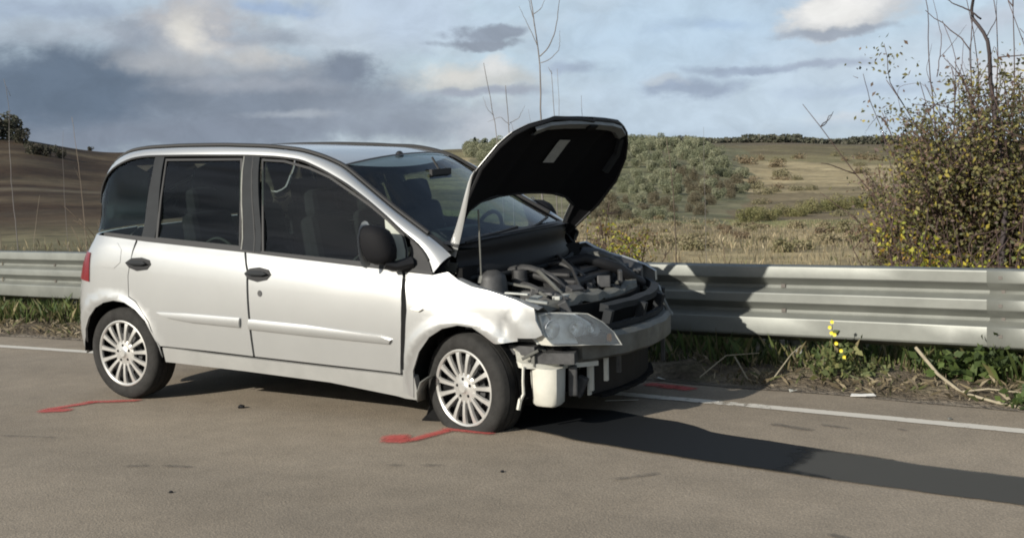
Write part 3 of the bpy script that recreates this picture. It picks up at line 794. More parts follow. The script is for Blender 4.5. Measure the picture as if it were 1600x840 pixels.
for sg in (-1, 1):
    b = MB()
    for i in range(9):
        u = 2.56+(.56 if sg < 0 else .44)*i/8; zt = lerp_tab([(2.5, .915), (2.64, .915), (2.74, .878), (3.0, .815), (3.15, .765)], u)
        w = abs(side(u, zt, 0, sg)[1])
        for (yy, zz) in ((w-.004, zt-.004), (w-.06, zt+.004), (w-.10, zt-.02), (w-.14, zt-.05), (w-.16, zt-.30)): b.v.append(Vector((u, sg*yy, zz)))
    for i in range(8):
        for j in range(4): m = i*5+j; b.f.append([m, m+1, m+6, m+5])
    o = b.build('inner_wing', PAINT_DIRTY if sg < 0 else ENGINE, car, True)
b = MB(); b.lathe([(.0, .03), (.03, .03), (.05, .02), (.075, .0), (.08, -.02), (.10, -.16)], 20, (2.66, -.53, .90), 'Z'); b.build('strut_tower', ENGINE, car, True)
b = MB(); b.box((2.86, .05, .80), (.34, .50, .10)); b.box((2.84, .05, .86), (.24, .40, .04)); b.build('engine_cover', PLASTIC, car, bevel=.025)
b = MB(); b.box((2.80, .46, .80), (.26, .20, .20)); b.build('battery', PLASTIC, car, bevel=.01)
b = MB(); b.box((2.90, -.36, .74), (.22, .20, .14)); b.build('fuse_box', ENGINE, car, bevel=.02)
b = MB(); b.tube([(2.70, .1, .87), (2.88, .22, .92), (3.05, .30, .86), (3.12, .50, .74)], .036, 10); b.build('air_hose', PLASTIC, car, True)
b = MB(); b.tube([(2.62, -.22, .88), (2.80, -.26, .87), (2.98, -.2, .80), (3.10, -.1, .74)], .022, 10); b.build('coolant_hose', SEAL, car, True)
b = MB(); b.tube([(2.6, -.42, .86), (2.72, -.47, .85), (2.86, -.45, .83), (3.0, -.5, .79)], .009, 6); b.build('cable', STEEL, car, True)
b = MB(); b.tube([(2.64, .3, .92), (2.78, .05, .95), (2.95, -.1, .90), (3.1, -.28, .80)], .010, 6); b.build('cable', SEAL, car, True)
b = MB(); b.lathe([(0, .05), (.045, .05), (.045, 0), (.05, 0), (.05, -.12)], 16, (2.72, -.32, .86), 'Z'); b.build('brake_fluid_tank', ENGINE, car, True)
rng = random.Random(4)
for i in range(11):
    y0 = rng.uniform(-.5, .55); y1 = y0+rng.uniform(-.25, .25); x0 = rng.uniform(2.6, 2.7); zz = rng.uniform(.80, .90)
    MB().tube(smooth_pl([Vector((x0, y0, zz)), Vector((x0+.14, y0*.7+y1*.3+rng.uniform(-.08, .08), zz+.04)), Vector((x0+.3, y1, zz-.02)), Vector((3.08, y1+rng.uniform(-.1, .1), rng.uniform(.70, .78)))], 12, 1), rng.choice((.006, .008, .012, .018)), 6).build('cable', rng.choice((SEAL, PLASTIC, ENGINE, STEEL)), car, True)
for i in range(5):
    y0 = -.78+i*.08; MB().tube([(3.06+.02*i, y0, .56), (3.11+.03*i, y0+.04, .53-.02*(i % 3)), (3.09+.03*i, y0+.06, .44-.05*(i % 2))], .006, 6).build('loose_wire', rng.choice((SEAL, STEEL)), car, True)
b = MB()
for i in range(60):
    x = rng.uniform(2.62, 3.12); y = rng.uniform(-.55, .6); z = rng.uniform(.70, .82)
    b.box((x, y, z), (rng.uniform(.02, .09), rng.uniform(.02, .1), rng.uniform(.02, .08)), rz=rng.uniform(0, 3), ry=rng.uniform(-.5, .5))
o = b.build('engine_parts', ENGINE, car, bevel=.006); o['kind'] = 'stuff'
# bent slam panel across the nose
def nosex(y): return 3.19-.20*(abs(y)/.75)**2.2
b = MB()
for i in range(31):
    y = -.80+1.58*i/30; x = nosex(y)-.03+.012*math.sin(y*23); z = .770-.015*math.sin(y*9+1)+.012*math.sin(y*31)-.02*max(0, y)
    for dx, dz in ((-.075, -.004), (-.07, .008), (-.01, .012), (.02, 0), (.028, -.04)): b.v.append(Vector((x+dx, y, z+dz)))
for i in range(30):
    for j in range(4): m = i*5+j; b.f.append([m, m+1, m+6, m+5])
o = b.build('slam_panel', STEEL, car, False); tag(o, 'bent grey slam panel'); m = o.modifiers.new('thickness', 'SOLIDIFY'); m.thickness = .005
for (x, y, z, dx, dy, dz, rz) in ((3.04, -.70, .795, .12, .05, .012, .5), (2.98, -.60, .80, .05, .10, .012, .2), (3.06, -.42, .785, .05, .16, .02, -.1), (3.0, -.12, .775, .1, .12, .012, .4), (2.93, -.72, .835, .14, .03, .01, .1)):
    b = MB(); b.box((x, y, z), (dx, dy, dz), rz=rz, ry=rz*.3); b.build('bent_bracket', material('pale_painted_metal', (.38, .39, .36), .45, .1, noise_scale=12, noise_amt=.3), car, bevel=.003)
# radiator support, grille opening and crash beam
def sweep(name, prof, y0, y1, n, xf, mat, par=None, wob=0):
    b = MB(); m_ = len(prof)
    for i in range(n+1):
        y = y0+(y1-y0)*i/n; x = xf(y)
        for (dx, z) in prof: b.v.append(Vector((x+dx+wob*math.sin(y*19+z*30), y, z+wob*.6*math.sin(y*27))))
    for i in range(n):
        for j in range(m_): a = i*m_+j; c = i*m_+(j+1) % m_; b.f.append([a, c, c+m_, a+m_])
    b.f.append(list(range(m_))[::-1]); b.f.append([n*m_+k for k in range(m_)])
    o = b.build(name, mat, par or car); set_auto(o); return o
fx = lambda y: 3.42-.29*(abs(y)/.78)**2.2
sweep('crash_beam', [(0, .47), (.0, .575), (-.02, .60), (-.08, .60), (-.08, .46), (-.02, .455)], -.60, .74, 26, lambda y: fx(y)+.005, STEEL, wob=.003)
sweep('upper_rail', [(0, .70), (0, .735), (-.05, .745), (-.06, .70)], -.34, .74, 22, lambda y: fx(y)-.075, TRIM, wob=.003)
sweep('mid_rail', [(0, .605), (0, .635), (-.03, .635), (-.03, .605)], -.40, .74, 22, lambda y: fx(y)-.045, TRIM, wob=.002)
for y in (-.36, -.02, .33, .58, .73):
    b = MB(); b.box((fx(y)-.065, y, .665), (.05, .035 if y < .7 else .05, .10), ry=.25); b.build('grille_upright', TRIM, car)
g = MB(); 
sweep('grille_backing', [(0, .26), (0, .74), (-.02, .74), (-.02, .26)], -.50, .70, 16, lambda y: fx(y)-.20, DARKHOLE)
b = MB()
for i in range(13):
    z = .655+i*.0; 
rad = sweep('radiator', [(0, .23), (0, .45), (-.05, .45), (-.05, .23)], -.40, .62, 14, lambda y: fx(y)-.15, PLASTIC)
sweep('lower_tray', [(0, .205), (.0, .225), (-.20, .24), (-.20, .22)], -.34, .58, 14, lambda y: fx(y)-.12, DARKHOLE, wob=.006)
for y, h in ((-.50, .17), (-.40, .13), (-.30, .10), (.55, .20)):
    b = MB(); b.box((fx(y)-.045, y, .45-h/2), (.022, .028, h), rz=.2); b.build('bumper_bracket', CREAM if y < -.35 else ENGINE, car)
# far lamp pod, empty of its lamp
def ring(name, pts, r, mat): MB().tube(pts+[pts[0]], r, 6).build(name, mat, car, True)
fpod = [front(y, z, -.05) for y, z in ((.44, .70), (.58, .715), (.68, .68), (.69, .58), (.56, .55), (.43, .56))]
ring('lamp_surround', [Vector(p) for p in fpod], .014, STEEL)
panel('lamp_socket', [(.44, .70), (.58, .715), (.68, .68), (.69, .58), (.56, .55), (.43, .56)], lambda y, z: front(y, z, -.08), DARKHOLE, car, .06, .01, 0)
# near headlamp: housing, reflector bowls, lens
HLp = OUT['headlamp']
hl = panel('headlamp', HLp, lambda y, z: front(y, z, -.080), material('lamp_reflector', (.78, .80, .77), .3, .1, noise_scale=26, noise_amt=.35, bump=.3, bump_scale=26), car, .03, .02, .004)
def lensfn(y, z): 
    return front(y, z, .004+.006*math.sin(PI*min(1, max(0, (z-.53)/.21))))
panel('headlamp_lens', HLp, lensfn, GL_LAMP, hl, .03, .045, .002, rim=False)
A_ = [Vector(p) for p in HLp]
n = len(A_); vs = []; f = []
for p in A_:
    for o_, k in ((.008, 0), (.010, 1), (-.06, 1)):
        c0 = Vector((-.62, .64)); qv = c0+(p-c0)*(1.0 if k else .955)
        vs.append(Vector(front(qv.x, qv.y, o_)))
for i in range(n):
    j = (i+1) % n
    for a in range(2): f.append([3*i+a, 3*j+a, 3*j+a+1, 3*i+a+1])
mesh('headlamp_bezel', vs, f, CREAM, hl)
for (y, z, r) in ((-.725, .655, .052), (-.60, .645, .048), (-.505, .625, .036)):
    p = Vector(front(y, z, -.066)); b = MB()
    b.lathe([(r, .040), (r*.97, .042), (r*.8, .012), (r*.5, -.008), (.018, -.016), (.016, .012), (0, .016)], 24, (0, 0, 0), 'X')
    for v in b.v:
        v.rotate(Matrix.Rotation(math.radians(-22), 3, 'Z')); v += p
    o = b.build('lamp_bowl', CHROME, hl, True); set_auto(o, 50)
b = MB(); b.lathe([(.024, .0), (.022, .012), (0, .018)], 14, (0, 0, 0), 'X')
for v in b.v: v += Vector(front(-.45, .575, -.03))
b.build('indicator_bulb', material('orange_bulb', (.6, .25, .05), .3), hl, True)
# torn corner: shelf, reservoir, straps
def corner(t, o=0.0):
    p0 = Vector((3.02, -.845, 0)); p1 = Vector((3.17, -.76, 0)); p2 = Vector((3.30, -.48, 0))
    p = p0*(1-t)**2+p1*2*t*(1-t)+p2*t*t; return p
b = MB()
for i in range(15):
    p = corner(i/14); d = Vector((-.9, .45, 0))
    zz = .462-.03*i/14
    for k, z in ((0, zz-.012), (0, zz+.014), (.02, zz+.018), (.10, zz+.02), (.10, zz-.01)): b.v.append(Vector((p.x, p.y, z))+d*k)
for i in range(14):
    for j in range(5): a = i*5+j; c = i*5+(j+1) % 5; b.f.append([a, c, c+5, a+5])
b.f.append([4, 3, 2, 1, 0]); b.f.append([70, 71, 72, 73, 74])
o = b.build('bumper_shelf', CREAM, car); set_auto(o)
b = MB()
for i in range(15):
    p = corner(i/14); d = Vector((-.9, .45, 0)); 
    for k, z in ((.045, .47), (.05, .50), (.06, .535-.01*math.sin(i)), (.09, .545)): b.v.append(Vector((p.x, p.y, z-.025*i/14))+d*k)
for i in range(14):
    for j in range(3): a = i*4+j; b.f.append([a, a+1, a+5, a+4])
o = b.build('torn_bumper_skin', material('grubby_cream_plastic', (.46, .45, .39), .6, noise_scale=16, noise_amt=.45), car, False); m = o.modifiers.new('thickness', 'SOLIDIFY'); m.thickness = .006
b = MB()
for zz, k in ((.235, .80), (.25, .95), (.34, 1.0), (.445, 1.04)):
    for a in range(12):
        t = a/12*2*PI; ca, sa = math.cos(t), math.sin(t)
        b.v.append(Vector((3.115+.085*k*abs(ca)**.6*(1 if ca > 0 else -1), -.725+.075*k*abs(sa)**.6*(1 if sa > 0 else -1), zz)))
for r in range(3):
    for a in range(12): b.f.append([r*12+a, r*12+(a+1) % 12, (r+1)*12+(a+1) % 12, (r+1)*12+a])
b.f.append(list(range(12))[::-1]); b.f.append([36+a for a in range(12)])
o = b.build('washer_tank', CREAM, car, True); set_auto(o, 50)
b = MB(); b.box((3.20, -.60, .36), (.05, .14, .17), rz=.5); b.box((3.22, -.55, .31), (.06, .05, .12), rz=.2, ry=.4); b.build('horn_bracket', ENGINE, car, bevel=.01)
b = MB(); b.tube([(3.03, -.845, .46), (3.028, -.85, .38), (3.03, -.85, .31), (3.01, -.855, .275), (3.0, -.86, .225)], [.008, .008, .009, .013, .012], 6); b.build('dangling_strap', CREAM, car)
b = MB(); b.box((3.255, -.505, .34), (.012, .03, .17)); b.build('bumper_bracket', CREAM, car)
b = MB(); b.box((3.07, -.80, .50), (.02, .02, .09)); b.tube([(3.02, -.84, .50), (3.10, -.80, .545)], .009, 6); b.build('torn_bracket', STEEL, car)
b = MB(); b.box((3.0, -.66, .54), (.16, .30, .05)); b.box((3.12, -.62, .50), (.24, .30, .06), rz=.3); b.build('lamp_carrier', ENGINE, car)

# ================================================================== ROAD AND GROUND
def line_y(x):
    """nearer edge of the white edge line"""
    x0, x1 = -4.0, 6.5
    f = lambda t: .623-.0495*(t+3.165)-.0076*(t+3.165)*(t-3.943)
    if x < x0: s = -.0495-.0076*(2*x0+3.165-3.943); return f(x0)+s*(x-x0)
    if x > x1: s = -.0495-.0076*(2*x1+3.165-3.943); return f(x1)+s*(x-x1)
    return f(x)
def edge_of_asphalt(x): return line_y(x)+.60+.035*noise.noise((x*1.3, 4, 0))+.02*noise.noise((x*6, 1, 0))
RB = -.0868; RN = Vector((-math.sin(RB), math.cos(RB), 0)); RD = Vector((math.cos(RB), math.sin(RB), 0)); RE = 1.8104
def rail_y(x): return (RE-RN.x*x)/RN.y

def asphalt_material():
    m = bpy.data.materials.new('asphalt'); m.use_nodes = True; t = m.node_tree; b = t.nodes['Principled BSDF']
    co = t.nodes.new('ShaderNodeTexCoord')
    def nz(scale, det, ro=.6, sc3=(1, 1, 1)):
        mp = t.nodes.new('ShaderNodeMapping'); mp.inputs['Scale'].default_value = sc3; t.links.new(co.outputs['Object'], mp.inputs[0])
        n = t.nodes.new('ShaderNodeTexNoise'); n.inputs['Scale'].default_value = scale; n.inputs['Detail'].default_value = det; n.inputs['Roughness'].default_value = ro
        t.links.new(mp.outputs[0], n.inputs['Vector']); return n.outputs['Fac']
    def mr(v, a, c, d, e):
        r = t.nodes.new('ShaderNodeMapRange'); r.inputs[1].default_value = a; r.inputs[2].default_value = c; r.inputs[3].default_value = d; r.inputs[4].default_value = e
        t.links.new(v, r.inputs[0]); return r.outputs[0]
    def mul(a, c):
        q = t.nodes.new('ShaderNodeMath'); q.operation = 'MULTIPLY'; t.links.new(a, q.inputs[0]); t.links.new(c, q.inputs[1]); return q.outputs[0]
    big = mr(nz(.5, 4, .55, (.5, 1.4, 1)), .3, .7, .80, 1.14); mid = mr(nz(4.5, 5), .3, .7, .90, 1.09); fine = mr(nz(75, 4, .75), .3, .7, .72, 1.28)
    blotch = mr(nz(2.2, 7, .7, (.8, 1.6, 1)), .60, .70, 1.0, .86)
    vo = t.nodes.new('ShaderNodeTexVoronoi'); vo.inputs['Scale'].default_value = 110; t.links.new(co.outputs['Object'], vo.inputs['Vector'])
    chips = mr(vo.outputs['Color'], .0, 1.0, .86, 1.14)
    k = mul(mul(mul(big, mid), mul(fine, blotch)), chips)
    rg = t.nodes.new('ShaderNodeMix'); rg.data_type = 'RGBA'; rg.inputs[6].default_value = (.205, .168, .122, 1); rg.inputs[7].default_value = (.192, .163, .125, 1)
    t.links.new(nz(1.1, 4), rg.inputs[0])
    s = t.nodes.new('ShaderNodeVectorMath'); s.operation = 'SCALE'; t.links.new(rg.outputs[2], s.inputs[0]); t.links.new(k, s.inputs['Scale'])
    t.links.new(s.outputs[0], b.inputs['Base Color']); b.inputs['Roughness'].default_value = .86; b.inputs['Specular IOR Level'].default_value = .3
    bp = t.nodes.new('ShaderNodeBump'); bp.inputs['Strength'].default_value = .35; bp.inputs['Distance'].default_value = .006
    t.links.new(vo.outputs['Distance'], bp.inputs['Height']); t.links.new(bp.outputs[0], b.inputs['Normal'])
    return m
ASPH = asphalt_material()
xs = [-90, -60, -40, -30, -20, -14]+[-10+.12*i for i in range(int(22/.12)+1)]+[14, 18, 24, 34, 50, 90]
ys = [-60, -30, -18, -12]+[-9+.5*i for i in range(19)]
vs = []; fs_ = []
for x in xs:
    e = edge_of_asphalt(x)
    for y in ys: vs.append((x, y+(e-.35 if y > -.1 else 0)*(1 if y >= 0 else 0), 0.0))
    vs.append((x, e, 0.0)); vs.append((x, e+.02, -.03))
m_ = len(ys)+2
for i in range(len(xs)-1):
    for j in range(m_-1): a = i*m_+j; fs_.append([a, a+m_, a+m_+1, a+1])
road = mesh('road', vs, fs_, ASPH); tag(road, kind='structure')
road['label'] = 'worn grey asphalt road'

def decal_material(name, col, thr, rough=.8, scale=30, alpha_lo=0.0, soft=.12, alpha_hi=1.0):
    """worn paint or stain: thins out to bare asphalt in flecks"""
    m = bpy.data.materials.new(name); m.use_nodes = True; t = m.node_tree; b = t.nodes['Principled BSDF']
    b.inputs['Base Color'].default_value = (*col, 1); b.inputs['Roughness'].default_value = rough
    co = t.nodes.new('ShaderNodeTexCoord'); n = t.nodes.new('ShaderNodeTexNoise'); n.inputs['Scale'].default_value = scale; n.inputs['Detail'].default_value = 9; n.inputs['Roughness'].default_value = .75
    t.links.new(co.outputs['Object'], n.inputs['Vector'])
    at = t.nodes.new('ShaderNodeVertexColor'); at.layer_name = 'Col'
    ad = t.nodes.new('ShaderNodeMath'); ad.operation = 'ADD'; sp_ = t.nodes.new('ShaderNodeSeparateColor'); t.links.new(at.outputs[0], sp_.inputs[0])
    t.links.new(n.outputs['Fac'], ad.inputs[0]); t.links.new(sp_.outputs[0], ad.inputs[1])
    r = t.nodes.new('ShaderNodeMapRange'); r.inputs[1].default_value = thr; r.inputs[2].default_value = thr+soft; r.inputs[3].default_value = alpha_lo; r.inputs[4].default_value = alpha_hi
    t.links.new(ad.outputs[0], r.inputs[0]); t.links.new(r.outputs[0], b.inputs['Alpha'])
    return m
def set_col(o, cols):
    at = o.data.color_attributes.new('Col', 'FLOAT_COLOR', 'POINT')
    at.data.foreach_set('color', np.array([c for q in cols for c in (*q[:3], 1.0)], dtype=np.float32))
WHITE = decal_material('worn_white_line', (.46, .43, .37), 1.34, .75, 16)
vs = []; f = []; cols = []
xx = [-40+.1*i for i in range(900)]
for i, x in enumerate(xx):
    y = line_y(x); w = .125
    for k, (dy, c) in enumerate(((-.006, .45), (.012, 1.04), (w/2, 1.08), (w-.012, 1.04), (w+.006, .45))):
        gap = -.10 if noise.noise((x*.9, 7, 1)) > .45 else 0
        if 1 < x < 3.9: gap -= .05
        vs.append((x, y+dy+.010*noise.noise((x*5, k, 9)), .004)); cols.append((c+gap,)*3)
for i in range(len(xx)-1):
    for j in range(4): a = i*5+j; f.append([a, a+5, a+6, a+1])
o = mesh('edge_line', vs, f, WHITE, road); set_col(o, cols); tag(o, 'worn white edge line')

def brush(pts, w, z, seg=.015, ragged=.35, core=1.0):
    P = [Vector((p[0], p[1], 0)) for p in pts]; T = sum((P[i+1]-P[i]).length for i in range(len(P)-1)); n = max(4, int(T/seg)); vs = []; f = []; c = []
    for i in range(n+1):
        k = i/n; p = pl_at(P, k); q = pl_at(P, min(1, k+.02))-pl_at(P, max(0, k-.02)); nn = Vector((-q.y, q.x, 0)).normalized()
        end = min(1, k*n/3, (1-k)*n/3)
        ww = w*(1+ragged*noise.noise((p.x*9, p.y*9, 3)))
        for j in range(5):
            t = (j-2)/2; vs.append(p+nn*t*ww+Vector((0, 0, z))); c.append(((core-(.55*abs(t)**2))*1.0-(1-end)*.4,)*3)
    for i in range(n):
        for j in range(4): a = i*5+j; f.append([a, a+5, a+6, a+1])
    return vs, f, c
RED = decal_material('red_spray_paint', (.38, .060, .050), 1.0, .75, 45, soft=.6, alpha_hi=.85)
def spray(strokes, lbl):
    V = []; F = []; Cc = []
    for n_, (pts, w, core) in enumerate(strokes):
        a, b_, c = brush(pts, w*1.6, .005+.0009*n_, core=core); k = len(V); V += a; F += [[i+k for i in q] for q in b_]; Cc += c
    o = mesh('red_paint_mark', V, F, RED, road); set_col(o, Cc); tag(o, lbl)
spray([([(-.235, -1.37), (-.13, -1.32), (-.03, -1.265)], .045, 1.15), ([(-.215, -1.345), (-.16, -1.17), (-.11, -.99)], .030, 1.1), ([(-.19, -1.055), (0, -.95), (.155, -.852)], .030, 1.05)], 'red sprayed strokes beside the rear wheel')
spray([([(2.385, -1.28), (2.47, -1.235), (2.545, -1.20)], .045, 1.15), ([(2.34, -1.21), (2.42, -1.18), (2.495, -1.15)], .050, 1.15), ([(2.535, -1.245), (2.56, -1.07), (2.595, -.89)], .030, 1.1), ([(2.525, -.90), (2.70, -.905), (2.89, -.912)], .026, 1.05)], 'red sprayed strokes beside the flat front wheel')
spray([([(3.0, .80), (3.18, .79), (3.39, .70)], .04, 1.15), ([(3.12, .74), (3.28, .74)], .05, 1.05)], 'red sprayed line between the car and the barrier')

# fluid that ran from the engine down the slope of the road
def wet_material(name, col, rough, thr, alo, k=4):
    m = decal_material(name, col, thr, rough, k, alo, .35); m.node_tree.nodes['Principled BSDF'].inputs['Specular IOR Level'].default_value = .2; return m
def band(up, lo, name, mat, z, fade=None, n=140):
    U = [Vector((*p, 0)) for p in up]; Lo = [Vector((*p, 0)) for p in lo]; vs = []; f = []; c = []
    for i in range(n+1):
        a = pl_at(U, i/n); b_ = pl_at(Lo, i/n)
        a = a+Vector((0, .03*noise.noise((a.x*3, 0, 0)), 0)); b_ = b_+Vector((0, .02*noise.noise((b_.x*3, 5, 0))+.006*noise.noise((b_.x*22, 2, 0)), 0))
        for j in range(9):
            t = j/8; p = a.lerp(b_, t); e = min(1, min(t, 1-t)*8+.15); vs.append(p+Vector((0, 0, z))); g = fade(p.x) if fade else 1
            c.append((e*g,)*3)
    for i in range(n):
        for j in range(8): q = i*9+j; f.append([q, q+9, q+10, q+1])
    o = mesh(name, vs, f, mat, road); set_col(o, c); return o
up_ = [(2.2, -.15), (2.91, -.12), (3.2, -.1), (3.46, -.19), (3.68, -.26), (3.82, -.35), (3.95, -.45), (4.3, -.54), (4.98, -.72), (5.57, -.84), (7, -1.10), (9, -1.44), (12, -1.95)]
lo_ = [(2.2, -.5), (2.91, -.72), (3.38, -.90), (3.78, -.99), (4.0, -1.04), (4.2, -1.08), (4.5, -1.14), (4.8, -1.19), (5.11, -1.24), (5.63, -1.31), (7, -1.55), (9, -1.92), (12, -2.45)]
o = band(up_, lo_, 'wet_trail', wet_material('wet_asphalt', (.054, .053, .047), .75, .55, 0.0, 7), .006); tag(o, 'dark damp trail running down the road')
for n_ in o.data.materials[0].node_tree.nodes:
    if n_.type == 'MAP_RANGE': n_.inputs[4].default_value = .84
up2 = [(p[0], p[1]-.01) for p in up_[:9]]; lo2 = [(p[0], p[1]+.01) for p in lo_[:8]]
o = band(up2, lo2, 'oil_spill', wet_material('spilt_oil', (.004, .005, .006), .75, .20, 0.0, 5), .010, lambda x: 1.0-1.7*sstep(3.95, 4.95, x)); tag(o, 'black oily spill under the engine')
DARKMARK = decal_material('dark_road_mark', (.06, .052, .044), 1.0, .9, 22, soft=.5, alpha_hi=.6)
for pts, w in (([(3.90, -1.57), (4.0, -1.45), (4.06, -1.35)], .035), ([(1.48, -2.28), (1.64, -2.19)], .03), ([(1.66, -2.18), (1.88, -2.14)], .03), ([(2.74, -1.74), (2.84, -1.70)], .03), ([(2.9, -1.68), (3.03, -1.62)], .03),
               ([(4.15, -.12), (4.45, -.22)], .05), ([(4.4, -.05), (4.62, -.1)], .03), ([(4.8, .0), (4.9, -.06)], .03), ([(.2, -2.0), (.6, -1.9)], .02), ([(5.0, -2.0), (5.3, -2.1)], .03)):
    a, b_, c = brush(pts, w, .0075, core=.85); o = mesh('dark_scuff', a, b_, DARKMARK, road); set_col(o, c)

# ------------------------------------------------------------------ ground
def px_az(x): return azel(x, 250)[0]
PROF = [ # image column -> [(distance, height above the road)]
 (-1500, [(0, -.25), (14, -.2), (22, .3), (60, .5), (110, 2.2), (180, 8.5), (260, 11), (600, 14), (3000, 16), (8000, 16)]),
 (0,   [(0, -.25), (14, -.2), (22, .25), (60, .2), (110, 1.9), (180, 7.5), (250, 9.2), (600, 11), (3000, 12), (8000, 12)]),
 (190, [(0, -.25), (14, -.2), (22, .2), (60, .1), (110, 1.0), (200, 5.7), (300, 6.6), (600, 8), (3000, 10), (8000, 10)]),
 (500, [(0, -.25), (14, -.2), (22, -.05), (60, -.8), (110, -.6), (220, 2.8), (400, 7.2), (600, 8), (3000, 12), (8000, 12)]),
 (760, [(0, -.25), (14, -.2), (22, -.1), (50, -1.1), (90, -1.3), (220, 2.2), (400, 8.2), (600, 10), (3000, 14), (8000, 14)]),
 (1000,[(0, -.25), (14, -.15), (22, -.1), (42, -1.0), (80, -1.7), (130, -.9), (220, 3.4), (400, 7.0), (620, 11.2), (3000, 16), (8000, 16)]),
 (1200,[(0, -.25), (14, -.1), (22, -.15), (60, -1.8), (130, -2.0), (260, .7), (430, 5.2), (620, 9.6), (3000, 14), (8000, 14)]),
 (1400,[(0, -.25), (14, -.1), (22, -.15), (60, -1.7), (130, -2.2), (260, -.2), (430, 3.2), (620, 7.4), (3000, 12), (8000, 12)]),
 (1700,[(0, -.25), (14, -.1), (22, -.1), (60, -1.5), (130, -2.2), (260, -1.0), (430, 1.6), (620, 5.0), (3000, 9), (8000, 9)]),
 (3000,[(0, -.25), (14, -.1), (22, -.1), (60, -1.0), (130, -1.6), (260, -1.2), (430, 0), (620, 3), (3000, 6), (8000, 6)]),
]
PAZ = [(px_az(p[0]) if -400 < p[0] < 2000 else px_az(800)-math.radians((p[0]-800)/1974.4*52), p[1]) for p in PROF]
def prof_h(azm, r):
    # PAZ azimuths fall with column
    da = lambda a: (a+PI) % (2*PI)-PI
    a = da(azm-PAZ[4][0])+PAZ[4][0]
    if a >= PAZ[0][0]: return lerp_tab(PAZ[0][1], r)
    for (a0, t0), (a1, t1) in zip(PAZ, PAZ[1:]):
        if a >= a1:
            k = (a0-a)/(a0-a1); k = k*k*(3-2*k); return lerp_tab(t0, r)*(1-k)+lerp_tab(t1, r)*k
    return lerp_tab(PAZ[-1][1], r)
def ground_z(x, y):
    dx, dy = x-CAM[0], y-CAM[1]; r = math.hypot(dx, dy); azm = math.atan2(dy, dx)
    z = prof_h(azm, r)
    beyond = y-(line_y(x)+.6)
    k = sstep(.5, 8, beyond)
    z = z*k+(-.12)*(1-k)
    if r > 15: z += k*min(1, (r-15)/60)*(.35*noise.noise((x*.03, y*.03, 2))+.8*min(1, r/400)*noise.noise((x*.008, y*.008, 5)))
    return z
SOIL = (.034, .021, .012); TAN = (.245, .195, .108); OLV = (.135, .125, .062); BRN = (.118, .092, .056); DRY = (.30, .245, .142); HAT = (.155, .125, .072)
def px_of(x, y, z):
    d = Vector((x-CAM[0], y-CAM[1], z-CAM[2])); w = d.dot(fw); return (800+1974.4*d.dot(r2)/w, 420-1974.4*d.dot(u2)/w) if w > .1 else (9999, 9999)
def mixc(a, b_, k): k = min(1, max(0, k)); return tuple(p*(1-k)+q_*k for p, q_ in zip(a, b_))
def ground_col(x, y, z, r, colx):
    """what grows where: fields divided by bearing and distance"""
    n1 = noise.noise((x*.02, y*.02, 1)); n2 = noise.noise((x*.11, y*.11, 4)); n3 = noise.noise((x*.5, y*.5, 8))
    # ploughed land to the left, stubble to the right
    if 735 < colx+n2*25 < 1165-max(0, 100-r)*1.2 and 58 < r < 420:
        return mixc((.105, .105, .058), (.15, .135, .08), .5+n2)
    left_c = None
    if colx < 760:
        c = mixc(SOIL, BRN, .18+n2*.7)
        c = mixc(c, (.115, .105, .060), sstep(48, 26, r+n2*8)*.85)
        c = mixc(c, (.17, .15, .105), sstep(.25, .5, noise.noise((r*.06, colx*.001, 3)))*.35)
        if r > 230: c = mixc(c, (.07, .07, .045), .6)
        if r < 16: c = mixc(c, TAN, .3)
        left_c = c
    dist = r+n1*26+n2*6+(colx-1200)*.02
    if r > 470: c = mixc((.125, .092, .066), (.09, .085, .05), .5+n1)
    elif dist > 330: c = mixc(BRN, OLV, .35+.5*n2)
    elif dist > 250: c = mixc(OLV, TAN, .35+.6*n2)
    elif dist > 120: c = mixc(mixc(DRY, TAN, .3+n2), HAT, sstep(.0, .35, noise.noise((x*.035+y*.03, y*.012-x*.01, 6)))*.8)
    elif dist > 72: c = mixc(HAT, BRN, .35+.7*n2)
    elif dist > 54: c = mixc((.185, .178, .075), OLV, .3+n2)
    elif dist > 34: c = mixc(HAT, TAN, .5+.8*n2)
    else: c = mixc(TAN, (.20, .165, .095), .4+.8*n2)
    c = mixc(c, (.10, .095, .05), sstep(.3, .6, n3)*.35)
    if left_c: c = mixc(left_c, c, sstep(480, 740, colx+n1*160+n2*60))
    return c
rs = [2, 5, 8]+[10+.5*i for i in range(60)]
while rs[-1] < 7500: rs.append(rs[-1]*1.028)
azs = []
a0 = px_az(800)
for i in range(-180, 180):
    azs.append(math.radians(i))
fine = [a0+math.radians(28)-math.radians(56)*i/420 for i in range(421)]
azs = sorted([a for a in azs if abs((a-a0+PI) % (2*PI)-PI) > math.radians(28.3)]+fine)
vs = [(CAM[0], CAM[1], -.25)]; f = []; cols = [TAN]
tanhalf = 1974.4
for a in azs:
    d_ = (a-a0+PI) % (2*PI)-PI; colx = 800-math.tan(max(-1.2, min(1.2, d_)))*tanhalf
    for r in rs:
        x = CAM[0]+r*math.cos(a); y = CAM[1]+r*math.sin(a); z = ground_z(x, y); vs.append((x, y, z)); cols.append(ground_col(x, y, z, r, colx))
nr = len(rs); na = len(azs)
for i in range(na):
    j = (i+1) % na; f.append([0, 1+i*nr, 1+j*nr])
    for k in range(nr-1): f.append([1+i*nr+k, 1+i*nr+k+1, 1+j*nr+k+1, 1+j*nr+k])
FIELD = vcol_material('fields', .95, .9, 3.0, .1, noise_scale=1.1, noise_amt=.45)
ground = mesh('ground', vs, f, FIELD, smooth=True); set_col(ground, cols); tag(ground, kind='structure')
